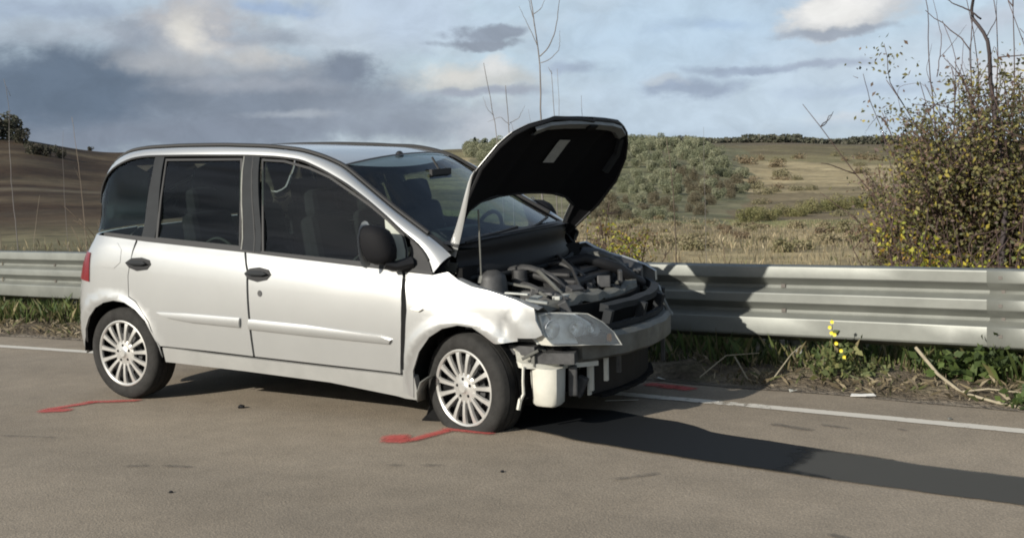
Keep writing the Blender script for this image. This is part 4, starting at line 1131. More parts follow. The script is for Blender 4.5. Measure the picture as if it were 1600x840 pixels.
# verge: dirt and litter between asphalt and field
vs = []; f = []; cols = []
xx = [-16+.12*i for i in range(250)]; tt = [0, .02, .08, .16, .26, .38, .5, .65, .8, 1.0, 1.25, 1.6, 2.0, 2.6, 3.4, 4.4]
def verge_z(x, t):
    return .004+.05*sstep(0, .35, t)+.05*noise.noise((x*2.1, t*3, 2))*min(1, t*3)+.03*noise.noise((x*7, t*8, 5))*min(1, t*4)-.24*sstep(2.2, 4.4, t)
for x in xx:
    e = edge_of_asphalt(x)-.03
    for t in tt:
        vs.append((x, e+t, verge_z(x, t))); n = noise.noise((x*3, t*4, 7)); n2 = noise.noise((x*11, t*12, 3))
        c = mixc((.150, .122, .086), (.075, .060, .042), .5+n*1.2); c = mixc(c, (.075, .085, .035), sstep(.1, .5, n2)*.5*min(1, t*4)); cols.append(mixc((.15, .13, .105), c, sstep(0, .12, t)))
m_ = len(tt)
for i in range(len(xx)-1):
    for j in range(m_-1): a = i*m_+j; f.append([a, a+m_, a+m_+1, a+1])
verge = mesh('verge', vs, f, vcol_material('verge_soil', .95, 1.0, 30, .1, noise_scale=25, noise_amt=.45), smooth=True); set_col(verge, cols); tag(verge, kind='structure')
def top_z(x, y):
    t = y-edge_of_asphalt(x)
    if 0 < t < 4.4: return max(verge_z(x, t), ground_z(x, y))
    return ground_z(x, y)

# ================================================================== CRASH BARRIER
rail = empty('crash_barrier', tuple(RN*RE+RD*2), 'long galvanised triple wave crash barrier running behind the car', 'crash barrier')
def rp(s, out, z):   # s along, out towards the road
    p = RN*RE+RD*s-RN*out-Vector(rail.location); return Vector((p.x, p.y, z))
TOPZ = .743
wave = [(.050, .0), (.078, -.014), (.081, -.022), (.081, -.084), (.078, -.090), (.016, -.134), (.010, -.140), (.010, -.152), (.016, -.160),
        (.078, -.190), (.081, -.197), (.081, -.250), (.078, -.256), (.016, -.300), (.010, -.306), (.010, -.318), (.016, -.326), (.078, -.356), (.081, -.363), (.081, -.462), (.076, -.474), (.020, -.508)]
BL = 4.0
spl = [-19.08+BL*i for i in range(8)]
for bi in range(len(spl)-1):
    s0, s1 = spl[bi], spl[bi+1]+.32
    vs = []; f = []; n = 16
    for i in range(n+1):
        s = s0+(s1-s0)*i/n; lift = .004*(1-i/n)
        dent = .012*noise.noise((s*.7, 3, 0))
        for (o_, h) in wave: vs.append(rp(s, o_+lift+dent+.002*noise.noise((s*2, h*20, 0)), TOPZ+h+.004*noise.noise((s*.5, 0, 0))))
    m_ = len(wave)
    for i in range(n):
        for j in range(m_-1): a = i*m_+j; f.append([a, a+m_, a+m_+1, a+1])
    o = mesh('beam', vs, f, GALV, rail, True); set_auto(o, 22); md = o.modifiers.new('thickness', 'SOLIDIFY'); md.thickness = .003
    b = MB()
    for (o_, h) in ((.0835, -.055), (.013, -.147), (.0835, -.225), (.013, -.312), (.0835, -.41)):
        for ds in (.08, .24):
            p = rp(s0+ds, o_, TOPZ+h); b.box(p, (.022, .014, .020), rz=RB)
    for ds in (BL/3, BL*2/3):
        for h in (-.147, -.312):
            p = rp(s0+ds, .013, TOPZ+h); b.box(p, (.03, .016, .024), rz=RB)
    q = b.build('bolt', BOLT, o); q['kind'] = 'stuff'
    for ds in (.16, BL/3, BL*2/3):
        b = MB(); s = s0+ds
        for (dx, dy, wx, wy) in ((0, -.20, .10, .006), (-.05, -.175, .006, .05), (.05, -.175, .006, .05)):
            p = rp(s+dx, dy, .22); b.box(p, (wx, wy, 1.0), rz=RB)
        po = b.build('post', GALVD, rail)
        b = MB()
        for h in (-.165, -.344):
            p = rp(s, -.082, TOPZ+h); b.box(p, (.09, .16, .075), rz=RB)
        b.build('spacer', GALVD, po)

# ================================================================== PLANTS
LEAFM = vcol_material('leaves', .6, transl=.35, spec=.3)
TWIGM = vcol_material('twigs', .85)
def arr_mesh(name, V, F, cols, mat, parent=None):
    """V (n,3) float array, F (m,k) int array, cols (n,3)"""
    me = bpy.data.meshes.new(name); V = np.asarray(V, np.float32); F = np.asarray(F, np.int32); k = F.shape[1]
    me.vertices.add(len(V)); me.vertices.foreach_set('co', V.ravel())
    me.loops.add(F.size); me.loops.foreach_set('vertex_index', F.ravel())
    me.polygons.add(len(F)); me.polygons.foreach_set('loop_start', np.arange(0, F.size, k, dtype=np.int32)); 
    me.update(calc_edges=True); me.validate()
    me.materials.append(mat)
    at = me.color_attributes.new('Col', 'FLOAT_COLOR', 'POINT')
    at.data.foreach_set('color', np.hstack([np.asarray(cols, np.float32), np.ones((len(V), 1), np.float32)]).ravel())
    return link(bpy.data.objects.new(name, me), parent)
R_ = np.random.RandomState(5)
def leaves(P, size, cols, aspect=.55, up=.3):
    """one folded pointed leaf (two triangles sharing a rib) at each point"""
    n = len(P); d = R_.normal(size=(n, 3)); d /= np.linalg.norm(d, axis=1)[:, None]
    e = R_.normal(size=(n, 3)); e[:, 2] += up; e -= d*(e*d).sum(1)[:, None]; e /= np.linalg.norm(e, axis=1)[:, None]
    nn = np.cross(d, e); s = (size*(.6+.8*R_.rand(n)))[:, None] if np.ndim(size) else size*(.6+.8*R_.rand(n))[:, None]
    a = P-d*s*.5; b = P+d*s*.5; c = P+e*s*aspect*.5+nn*s*.12; g = P-e*s*aspect*.5+nn*s*.12
    V = np.stack([a, c, b, g], 1).reshape(-1, 3); k = np.arange(n)*4
    F = np.stack([k, k+1, k+2, k+3], 1); cc = np.repeat(cols, 4, 0)
    return V, F, cc
def pick(pal, w, n, jit=.25):
    pal = np.array(pal); w = np.array(w)/sum(w); i = R_.choice(len(pal), n, p=w); return pal[i]*(1+jit*(R_.rand(n, 1)*2-1))
def twig_tubes(curves, seg=5):
    V = []; F = []
    for pts, r0, r1 in curves:
        b = MB(); n = len(pts); b.tube(pts, [r0+(r1-r0)*i/(n-1) for i in range(n)], seg); k = len(V)
        V += b.v; F += [[i+k for i in f] for f in b.f]
    return V, F
def twig_obj(name, curves, col, parent=None, seg=5):
    V, F = twig_tubes(curves, seg); o = mesh(name, V, F, TWIGM, parent, True)
    set_col(o, [tuple(c*(.75+.5*abs(noise.noise((v.x*9, v.y*9, v.z*5)))) for c in col) for v in V]); return o
def wander(p, d, L_, n, w, rng, rise=0.0):
    pts = [Vector(p)]; d = Vector(d).normalized()
    for i in range(n):
        d = (d+Vector((rng.uniform(-w, w), rng.uniform(-w, w), rng.uniform(-w, w)+rise))).normalized(); pts.append(pts[-1]+d*L_/n)
    return pts

def at_px(px, r):
    """ground point at a bearing (given as image column) and distance from the road-side viewpoint"""
    d = fw+r2*((px-800)/1974.4); d = Vector((d.x, d.y, 0)).normalized(); x = CAM[0]+d.x*r; y = CAM[1]+d.y*r
    return Vector((x, y, top_z(x, y)))
def h_at(px, py, r):
    """height above the road of something seen at (px, py) and distance r"""
    d = fw+r2*((px-800)/1974.4)+u2*((420-py)/1974.4); k = r/math.hypot(d.x, d.y); return CAM[2]+d.z*k

# ---- bare saplings behind the barrier: list of stems, every stem a list of (column, row)
def sapling(name, r, stems, label, cat='sapling', group=None, col=(.17, .155, .145), base_px=None, rad=.012):
    bx = base_px or stems[0][0][0][0]
    base = at_px(bx, r); rt_ = empty(name, tuple(base), label, cat, group); rng = random.Random(int(bx*7))
    for i, (pts, w) in enumerate(stems):
        P = []
        for j, (x, y) in enumerate(pts):
            q = at_px(x, r); z = h_at(x, y, r); q = Vector((q.x, q.y, z))-base
            q += Vector((fw.x, fw.y, 0))*rng.uniform(-.06, .06)*j; P.append(q)
        if i == 0: P.insert(0, Vector((0, 0, -.05)))
        Q = smooth_pl(P, max(6, len(P)*4), 1)
        Q = [q+Vector((rng.uniform(-1, 1), rng.uniform(-1, 1), 0))*.004 for q in Q]
        w2 = w*(.62 if w < .03 else 1); twig_obj('trunk' if i == 0 else 'branch', [(Q, w2, w2*.35)], col, rt_)
sapling('bare_sapling', 12.5, [([(851, 330), (853, 190), (854, 90), (846, 20), (840, -30)], .022), ([(854, 88), (868, 75), (880, 45), (888, -10)], .011), ([(855, 98), (868, 94), (884, 78), (887, 45)], .007),
    ([(850, 70), (838, 40), (824, 10)], .007), ([(846, 22), (858, 14), (866, -6)], .007), ([(848, 40), (842, 10), (836, -20)], .008)], 'tallest bare forked sapling rising above the open bonnet')
sapling('bare_sapling', 12.8, [([(806, 300), (803, 215), (801, 165), (799, 135)], .016), ([(803, 195), (790, 182), (770, 190)], .006), ([(804, 192), (818, 185), (828, 165)], .006), ([(805, 225), (812, 212), (806, 190)], .006)], 'short bare sapling second from the left behind the windscreen')
sapling('bare_sapling', 13.1, [([(790, 300), (781, 190), (773, 140), (767, 100)], .014), ([(779, 180), (770, 170), (764, 150)], .005)], 'thin leaning bare sapling leftmost behind the windscreen')
sapling('bare_sapling', 12.2, [([(873, 300), (874, 180), (871, 110)], .012), ([(872, 115), (866, 104)], .006)], 'thin straight bare sapling just right of the tallest one')
sapling('bare_sapling', 12.4, [([(881, 300), (881, 180), (880, 108)], .008)], 'thinnest bare stem above the bonnet edge')
sapling('bare_sapling', 12.9, [([(918, 300), (917, 180), (917, 148)], .009)], 'lone bare tip above the top of the bonnet')
sapling('bare_sapling', 14.5, [([(845, 300), (838, 200), (833, 170)], .006)], 'faint bare twig left of the tallest sapling')
sapling('bare_sapling', 13.2, [([(1057, 408), (1056, 330), (1050, 260), (1046, 215)], .016), ([(1052, 290), (1062, 262), (1072, 240)], .006), ([(1050, 262), (1038, 236), (1034, 214)], .005), ([(1050, 240), (1056, 222)], .005)], 'bare sapling in front of the grey green scrub', col=(.10, .08, .06))
sapling('bare_sapling', 13.6, [([(1133, 408), (1132, 385), (1130, 370)], .010)], 'short brown stake like stem behind the barrier', col=(.14, .10, .07))
sapling('bare_sapling', 13.4, [([(1104, 300), (1104, 240), (1106, 198)], .006)], 'single twig against the sky over the scrub')
sapling('bare_sapling', 16, [([(30, 385), (26, 300), (24, 210), (33, 170), (34, 125)], .011), ([(33, 172), (27, 178)], .005), ([(34, 150), (31, 135)], .005)], 'crooked bare sapling at the far left')
sapling('bare_sapling', 15.5, [([(138, 385), (134, 300), (131, 230), (127, 183)], .010), ([(133, 280), (128, 262)], .004)], 'slender bare stem just left of the car', col=(.20, .16, .12))
sapling('bare_sapling', 16.5, [([(108, 300), (110, 240), (108, 203)], .006)], 'short faint twig on the skyline left of the car')
sapling('bare_sapling', 14.6, [([(4, 388), (5, 320), (2, 240), (-4, 200)], .012)], 'pale bare stem at the left picture edge', col=(.20, .17, .13))
sapling('bare_sapling', 14.9, [([(54, 388), (60, 345), (66, 305)], .006)], 'leaning dead stalk before the ploughed field', col=(.24, .20, .15))

# ---- big mixed bush at the right: several shrubs grown together
GREENS = [(.135, .13, .052), (.080, .085, .042), (.22, .20, .06), (.33, .27, .05), (.165, .105, .075), (.14, .10, .09)]
def shrub(name, px, r, w, h, dep, nleaf, ntwig, pal, wts, label, group, size=.035, twc=(.085, .058, .05), seed=1, lean=0, low=.05, parts=True):
    base = at_px(px, r); rt_ = empty(name, tuple(base), label, 'shrub', group); rng = random.Random(seed)
    cur = []; tips = []
    for i in range(ntwig):
        a = rng.uniform(0, 2*PI); k = rng.uniform(0, 1)**.6
        d = (math.cos(a)*k*w*1.1, math.sin(a)*k*dep*1.1, h*rng.uniform(.7, 1.1)); Lt = Vector(d).length*rng.uniform(.55, 1.05)
        pts = wander((math.cos(a)*k*w*.35, math.sin(a)*k*dep*.35, -.05), d, Lt, 9, .16, rng, -.02); cur.append((pts, .010, .003)); tips += pts[2:]
        for q in range(3):
            j = rng.randint(3, 8); p2 = wander(pts[j], (rng.uniform(-1, 1), rng.uniform(-1, 1), rng.uniform(-.2, 1)), rng.uniform(.15, .5)*h*.6, 5, .3, rng); cur.append((p2, .006, .003)); tips += p2
    twig_obj('twigs', cur, twc, rt_, 4)
    # leaves gather in uneven clumps on the twigs
    T_ = np.array([tuple(p) for p in tips if low < p.z < h*.93*rng.uniform(.8, 1)]); cl = T_[R_.choice(len(T_), max(8, nleaf//70))]
    mixk = R_.rand(len(cl)); ci = R_.choice(len(cl), nleaf); P = cl[ci]+R_.normal(size=(nleaf, 3))*np.array([.12, .12, .10])*(.5+R_.rand(nleaf, 1))
    P = P[(P[:, 2] > low)]; n = len(P)
    cc = pick(pal, wts, len(cl), .2)[ci][:n]*.85+pick(pal, wts, n, .3)*.15
    V, F, c2 = leaves(P, size, cc)
    arr_mesh('leaves', V, F, c2, LEAFM, rt_)
    return rt_
G = 'shrubs grown together behind the right of the barrier'
shrub('wild_shrub', 1490, 12.4, .50, 2.45, .5, 15000, 60, GREENS, [5, 3.5, 2.4, .7, 2.5, 2.4], 'tall olive green and brown shrub behind the barrier, left of the thick dead stem', G, .043, seed=3)
shrub('wild_shrub', 1575, 12.2, .60, 2.9, .5, 18000, 60, GREENS, [5, 3.5, 2.4, .7, 2.5, 2.4], 'tallest leafy shrub at the right picture edge, round the thick dead stem', G, .043, seed=5)
shrub('wild_shrub', 1436, 13.4, .50, 1.55, .5, 7500, 54, GREENS, [3, 2, 2, .6, 3.5, 4], 'thin brownish shrub at the left end of the large bush', G, .040, (.11, .075, .055), seed=8)
shrub('wild_shrub', 1660, 13.6, .7, 2.9, .6, 9000, 50, GREENS, [5, 3.5, 2.4, .7, 2.5, 2.4], 'shrub mostly cut off by the right picture edge', G, .043, seed=12)
shrub('wild_shrub', 1530, 14.6, .8, 1.8, .6, 14000, 60, GREENS, [3, 4, 2, 1, 3, 4], 'brown leafed shrub at the back of the large bush', G, .043, (.10, .07, .065), seed=15)
shrub('wild_shrub', 1402, 13.0, .30, 1.1, .4, 3200, 40, [(.20, .185, .08), (.15, .14, .06), (.26, .22, .11), (.16, .11, .07)], [3, 3, 2, 2], 'dry olive shrub at the left foot of the large bush', G, .036, seed=41)
YG = [(.33, .31, .035), (.42, .34, .03), (.20, .23, .04), (.10, .13, .03), (.24, .13, .03)]
for i, (px, w, lb) in enumerate(((1420, .26, 'yellow green low shrub just above the barrier, leftmost of three'), (1490, .28, 'yellow green low shrub just above the barrier, middle of three'), (1565, .30, 'yellow green low shrub just above the barrier, rightmost of three'))):
    shrub('yellow_shrub', px, 11.2, w, 1.0, .25, 560, 16, YG, [4, 3, 3, 2, 1], lb, 'yellow low shrubs along the barrier', .042, seed=20+i, low=.3)
shrub('yellow_shrub', 940, 13.0, .30, 1.2, .3, 1700, 22, YG, [3, 2, 4, 2, 3], 'yellowing shrub between the open bonnet and the barrier end', 'yellow low shrubs along the barrier', .043, seed=31, low=.1)
shrub('brown_shrub', 984, 13.6, .26, 1.05, .3, 900, 26, [(.16, .10, .05), (.11, .075, .045), (.24, .20, .06)], [3, 3, 1], 'rusty brown shrub next to the yellowing one behind the car', 'low shrubs behind the car', .03, (.10, .065, .045), seed=33)
shrub('brown_shrub', 180, 14.5, .55, 1.25, .3, 700, 22, [(.15, .14, .05), (.22, .17, .07), (.10, .09, .04)], [3, 2, 2], 'weedy shrub half hidden behind the tail of the car', 'low shrubs behind the car', .03, (.13, .10, .07), seed=35)
def bare_stems(name, px, r, stems, label, col=(.10, .075, .075)):
    sapling(name, r, stems, label, 'sapling', 'bare stems standing out of the large bush', col, px)
bare_stems('bare_sapling', 1555, 11.9, [([(1572, 330), (1562, 200), (1553, 130), (1540, 60), (1530, 20), (1524, -30)], .034), ([(1534, 30), (1515, 18), (1494, 2), (1480, -16)], .014), ([(1541, 62), (1556, 30), (1566, -10)], .008)], 'thick dark dead stem leaning out of the bush', (.055, .045, .045))
bare_stems('bare_sapling', 1465, 12.3, [([(1466, 300), (1465, 180), (1458, 90), (1446, 0), (1443, -20)], .016), ([(1466, 120), (1474, 60), (1466, 20), (1458, -10)], .008), ([(1464, 150), (1450, 110), (1452, 70)], .006), ([(1470, 90), (1490, 70), (1508, 40)], .006)], 'tall purple brown stem left of the thick dead one')
bare_stems('bare_sapling', 1495, 12.0, [([(1496, 300), (1494, 160), (1490, 90), (1482, 30)], .013), ([(1494, 150), (1502, 100), (1505, 60)], .008), ([(1494, 120), (1482, 90)], .005)], 'bare stem in the middle of the large bush')
bare_stems('bare_sapling', 1520, 12.5, [([(1524, 300), (1522, 150), (1518, 70), (1522, 40)], .009), ([(1522, 140), (1510, 95)], .005)], 'thin bare stem close beside the thick dead one')
bare_stems('bare_sapling', 1396, 12.8, [([(1412, 390), (1398, 280), (1386, 205), (1362, 160), (1342, 118)], .013), ([(1374, 180), (1366, 192), (1356, 206)], .005), ([(1344, 122), (1338, 118)], .006)], 'bent bare stem leaning left away from the bush')
bare_stems('bare_sapling', 1440, 12.6, [([(1450, 380), (1420, 215), (1405, 170), (1402, 148), (1415, 132), (1436, 130), (1450, 150)], .007), ([(1408, 178), (1422, 196), (1440, 200)], .005)], 'looping thin bramble arching over the left of the bush')
bare_stems('bare_sapling', 1596, 12.6, [([(1590, 300), (1597, 200), (1598, 100)], .008)], 'thin bare stem at the right picture edge')

# ---- scrub-covered slope: single bushes, few shapes, many copies
def bush_mesh(name, n, size, pal, wts, seed, squash=.9):
    st = np.random.RandomState(seed); cl = []
    nb = 9
    for _ in range(nb):
        a = st.rand()*2*np.pi; rr_ = st.rand()**.5*.62; cl.append((rr_*np.cos(a), rr_*np.sin(a), .25+st.rand()*.75*squash, .26+.16*st.rand()))
    cl.append((0, 0, .45, .5)); cl = np.array(cl)
    i = st.choice(len(cl), n); d = st.normal(size=(n, 3)); d /= np.linalg.norm(d, axis=1)[:, None]
    P = cl[i, :3]+d*cl[i, 3:4]*(.75+.3*st.rand(n, 1)); P[:, 2] = np.abs(P[:, 2])
    cc = pick(pal, wts, len(cl), .12)[i]*.6+pick(pal, wts, n, .3)*.4
    V, F, c2 = leaves(P, size, cc, .6); o = arr_mesh(name, V, F, c2, LEAFM); return o
OLP = [(.215, .225, .14), (.14, .155, .09), (.31, .31, .205), (.20, .19, .12)]
BRP = [(.150, .130, .085), (.115, .098, .060), (.19, .165, .105)]
protos = [bush_mesh('scrub_bush', 3000, .085, OLP, [4, 3, 2, 1], 50+i) for i in range(4)]
bprotos = [bush_mesh('scrub_bush', 2400, .085, BRP, [3, 3, 2], 60+i) for i in range(2)]
placed = []
def put(proto, px, r, size, label, group, used, cat='bush', sink=.1, stretch=1.0):
    o = proto if not used.get(proto.name) else proto.copy()
    if o is not proto: C.objects.link(o)
    used[proto.name] = 1
    p = at_px(px, r); o.location = (p.x, p.y, p.z-sink*size); o.rotation_euler = (0, 0, random.uniform(0, 6.28)); o.scale = (size, size, size*random.uniform(.85, 1.15)*stretch)
    tag(o, label, cat, group); return o
used = {}
rng = random.Random(9)
yrows = [(231, 405), (236, 350), (242, 300), (250, 255), (259, 220), (269, 190), (280, 166), (292, 144), (304, 127), (317, 111), (331, 96), (347, 80), (364, 62)]
cnt = 0
for (py, r) in yrows:
    xr = lerp_tab([(226, 1085), (250, 1140), (280, 1165), (300, 1170), (330, 1130), (362, 1070)], py)
    xl = lerp_tab([(226, 735), (262, 745), (300, 800), (330, 905), (362, 925)], py)
    px = xl+rng.uniform(0, 10)
    while px < xr:
        if not (775 < px < 905 and py > 250):
            sz = (11.5+rng.uniform(-2, 3.5))*r/1974.4*1.25
            brown = (px > 1060 and py > 285 and rng.random() < .7) or py > 325 and rng.random() < .6
            side_ = 'left of the open bonnet' if px < 850 else 'right of the open bonnet'; row_ = 'along the skyline' if py < 240 else 'on the upper slope' if py < 275 else 'halfway down the slope' if py < 315 else 'at the foot of the slope'
            P_ = (bprotos if brown else protos)[rng.randrange(2 if brown else 4)]
            put(P_, px+rng.uniform(-5, 5), r*rng.uniform(.95, 1.05), sz, ('brown dry' if brown else 'grey green')+' scrub bush '+row_+', '+side_, 'brown bushes on the scrub slope' if brown else 'grey green bushes on the scrub slope', used); cnt += 1
        px += rng.uniform(14, 22)
print('scrub bushes', cnt)
# hedge line running up to the right
hp = [bush_mesh('hedge_bush', 2000, .085, [(.21, .20, .085), (.16, .16, .065), (.24, .21, .11)], [3, 2, 2], 80+i, .7) for i in range(2)]
for i in range(20):
    k = i/19; px = 1165+k*235; r = 64+k*34
    put(hp[i % 2], px+rng.uniform(-4, 4), r*rng.uniform(.97, 1.03), rng.uniform(.55, .95)*r/80, 'yellow green bush in the hedge line crossing the field on the right', 'bushes of the hedge line across the field', used)
fw_ = [bush_mesh('field_weed', 900, .12, pl_, [3, 2, 2], 140+i, .45) for i, pl_ in enumerate(([(.20, .18, .10), (.16, .145, .08), (.24, .21, .125)], [(.21, .165, .10), (.17, .13, .08), (.25, .20, .125)]))]
for i in range(44):
    px = rng.uniform(1150, 1400); r = 62*(5.5**rng.random())
    put(fw_[i % 2], px, r, rng.uniform(.6, 1.2)*r/110, ('olive', 'brownish')[i % 2]+' low scrub patch on the open stubble field to the right of the scrub slope', 'low scrub patches on the stubble field', used, 'scrub', .35)
# rough clumps on the near field
cp = [bush_mesh('grass_clump', 700, .17, pl_, [3, 2, 2], 90+i, .5) for i, pl_ in enumerate(([(.28, .235, .145), (.20, .17, .10), (.17, .15, .08)], [(.21, .19, .10), (.16, .15, .075), (.24, .20, .12)], [(.20, .15, .095), (.24, .18, .11), (.15, .115, .075)]))]
for i in range(66):
    px = rng.uniform(930, 1400); r = rng.uniform(22, 60)
    put(cp[i % 3], px, r, rng.uniform(.22, .42), ('pale straw', 'olive', 'brownish')[i % 3]+' tussock in the rough field behind the barrier', 'dry tussocks in the rough field', used, 'tussock', .3)
# pale rock-like clump seen left of the bush
q = bush_mesh('pale_shrub', 500, .16, [(.42, .34, .26), (.34, .26, .19)], [3, 2], 99, .8); put(q, 1362, 128, 1.15, 'pale pinkish dry shrub standing in the field left of the big bush', None, used)
# far tree line on the ridge and the two conifers
st = np.random.RandomState(3); V = []; F = []; cc = []
P = []; 
for i in range(150):
    px = 905+i*3.6+st.rand()*4; r = 560+st.rand()*50; p = at_px(px, r); hh = (1.3+1.1*st.rand())*(1.25 if noise.noise((px*.012, 0, 0)) > .0 else .75)
    n = 60; d = st.normal(size=(n, 3)); d /= np.linalg.norm(d, axis=1)[:, None]; P.append(np.array(tuple(p))+d*np.array([2.6, 2.6, hh*.6])+np.array([0, 0, hh*.6]))
P = np.vstack(P); V, F, c2 = leaves(P, 1.5, pick([(.075, .08, .055), (.10, .10, .07), (.085, .08, .06)], [3, 2, 2], len(P)), .8)
o = arr_mesh('distant_tree_line', V, F, c2, LEAFM); tag(o, 'dark line of distant trees along the ridge', 'trees', kind='stuff')
for (px, py, hh, lb) in ((749, 217, 3.6, 'taller of two dark conifers on the far ridge'), (765, 221, 2.6, 'shorter of two dark conifers on the far ridge')):
    p = at_px(px, 395); t_ = empty('conifer', tuple(p), lb, 'tree', 'two conifers on the ridge'); n = 420
    zz = st.rand(n)**.8; a = st.rand(n)*2*np.pi; rr_ = (1-zz)*1.25*st.rand(n)**.5+.1; H = h_at(px, py, 395)-p.z+.3
    P = np.stack([rr_*np.cos(a), rr_*np.sin(a), zz*H+.1], 1); V, F, c2 = leaves(P, .6, pick([(.03, .045, .028), (.045, .055, .035)], [2, 1], n), .5); arr_mesh('crown', V, F, c2, LEAFM, t_)
    twig_obj('trunk', [([(0, 0, -.2), (0, 0, H*.8)], .14, .03)], (.05, .04, .03), t_)
# bushes and low trees on the left-hand hilltop
dk = [bush_mesh('hilltop_bush', 700, .18, [(.055, .052, .04), (.08, .072, .05), (.045, .05, .03)], [3, 2, 2], 110+i) for i in range(2)]
for i, (px, r, s_, lb) in enumerate(((8, 178, 2.0, 'dark round bush at the left end of the hilltop'), (30, 182, 1.6, 'dark bush second from the left on the hilltop'), (-14, 176, 1.9, 'dark bush on the hilltop cut by the left picture edge'),
        (46, 170, 1.0, 'small dark bush at the right end of the hilltop clump'), (62, 150, .8, 'low dark bush on the field bank below the hilltop clump'), (84, 150, .7, 'low dark bush in the middle of the field bank'), (104, 152, .6, 'low dark bush at the right of the field bank'), (152, 205, .4, 'small dark bush alone on the skyline above the tail of the car'))):
    put(dk[i % 2], px, r, s_*1.7, lb, 'dark bushes on the left hilltop', used, sink=.1)
# weeds on the far side of the left barrier
wp = [bush_mesh('weed_clump', 420, .13, [(.20, .17, .06), (.13, .13, .05), (.26, .21, .10), (.10, .08, .05)], [3, 3, 2, 2], 120+i, .8) for i in range(2)]
for i in range(13):
    px = -10+i*14; put(wp[i % 2], px, rng.uniform(14.6, 17), rng.uniform(.26, .42), 'yellowish weed clump behind the left stretch of barrier', 'weed clumps behind the left barrier', used, 'weeds', .1)

# ---- grass: joined blades, far too many to count
def blades(n, area, hmin, hmax, w, pal, wts, name, label, lean=.35, seed=0):
    st = np.random.RandomState(seed); V = np.zeros((n, 4, 3), np.float32); k = 0
    for i in range(n):
        p = area(st)
        a = st.rand()*6.283; h = hmin+(hmax-hmin)*st.rand()**1.6; ln = lean*h*st.rand(); b_ = st.rand()*6.283
        dx, dy = math.cos(a)*w, math.sin(a)*w; V[i, 0] = (p[0]-dx, p[1]-dy, p[2]-.02); V[i, 1] = (p[0]+dx, p[1]+dy, p[2]-.02)
        V[i, 2] = (p[0]+dx*.6+math.cos(b_)*ln*.45, p[1]+dy*.6+math.sin(b_)*ln*.45, p[2]+h*.6); V[i, 3] = (p[0]+math.cos(b_)*ln, p[1]+math.sin(b_)*ln, p[2]+h*(.8+.2*st.rand()))
    F = np.arange(n*4).reshape(-1, 4); F = np.concatenate([F[:, [0, 1, 2]], F[:, [0, 2, 3]]])
    c = np.repeat(pick(pal, wts, n, .35), 4, 0); o = arr_mesh(name, V.reshape(-1, 3), F, c, LEAFM); tag(o, label, name.replace('_', ' '), kind='stuff'); return o
def verge_pt(st, t0, t1, x0=-8, x1=8, clump=True):
    for _ in range(20):
        x = x0+(x1-x0)*st.rand(); t = t0+(t1-t0)*st.rand()
        if not clump or noise.noise((x*2.2, t*3, 11))+.35 > st.rand(): break
    y = edge_of_asphalt(x)+t; return (x, y, top_z(x, y))
blades(15000, lambda st: verge_pt(st, .42, 1.5), .05, .26, .0055, [(.05, .075, .022), (.085, .11, .03), (.13, .12, .05), (.18, .15, .08)], [4, 3, 2, 1.5], 'verge_grass', 'green grass and weeds growing under the barrier', .7, 1)
blades(9000, lambda st: verge_pt(st, .05, .9), .01, .07, .004, [(.22, .18, .11), (.15, .12, .075), (.09, .10, .04), (.30, .25, .17)], [3, 3, 2, 1.5], 'dry_litter', 'dead leaves and straw strewn along the asphalt edge', 2.5, 2)
def beyond_pt(st):
    px = -100+1800*st.rand(); r = 10.5+16*st.rand()**1.5; p = at_px(px, r)
    if p.y < rail_y(p.x)+.25: p.y = rail_y(p.x)+.25+st.rand(); p.z = top_z(p.x, p.y)
    return tuple(p)
blades(14000, beyond_pt, .04, .20, .006, [(.26, .21, .125), (.19, .155, .09), (.32, .27, .17), (.13, .125, .055), (.10, .075, .05)], [4, 3, 2, 2, 1.5], 'dry_grass', 'tall dry grass growing behind the barrier', .5, 3)
def far_pt(st):
    px = 880+760*st.rand(); r = 26+40*st.rand()**1.3; return tuple(at_px(px, r))
blades(12000, far_pt, .05, .17, .014, [(.27, .22, .135), (.21, .17, .10), (.33, .28, .18), (.15, .14, .07)], [4, 3, 2, 2], 'dry_field_grass', 'pale dry grass of the rough field', .6, 4)

# ---- small things on the verge
def weed(name, x, t, n, size, h, w, pal, wts, label, cat='plant', group=None, seed=0):
    y = edge_of_asphalt(x)+t; z = top_z(x, y); o = empty(name, (x, y, z-.01), label, cat, group); rg = random.Random(seed); cur = []; T_ = []
    for i in range(9):
        pts = wander((0, 0, 0), (rg.uniform(-1, 1)*w, rg.uniform(-1, 1)*w, 1.6*h), h*rg.uniform(.7, 1.1), 6, .18, rg); cur.append((pts, .0035, .0015)); T_ += [tuple(p) for p in pts[2:]]
    twig_obj('stem', cur, (.09, .11, .04), o, 4); T_ = np.array(T_); P = T_[R_.choice(len(T_), n)]+R_.normal(size=(n, 3))*size*.7; P[:, 2] = np.abs(P[:, 2])
    V, F, c2 = leaves(P, size, pick(pal, wts, n), .6, 1.2); arr_mesh('leaves', V, F, c2, LEAFM, o); return o
LG = [(.06, .09, .025), (.09, .125, .035), (.04, .06, .02)]
fl_ = weed('yellow_flower_plant', 4.12, .30, 150, .05, .26, .5, [(.10, .12, .045), (.16, .16, .06), (.07, .09, .03)], [3, 2, 2], 'small verge plant with bright yellow flowers under the barrier', 'flower', seed=2)
YEL = material('yellow_petals', (.62, .50, .03), .6)
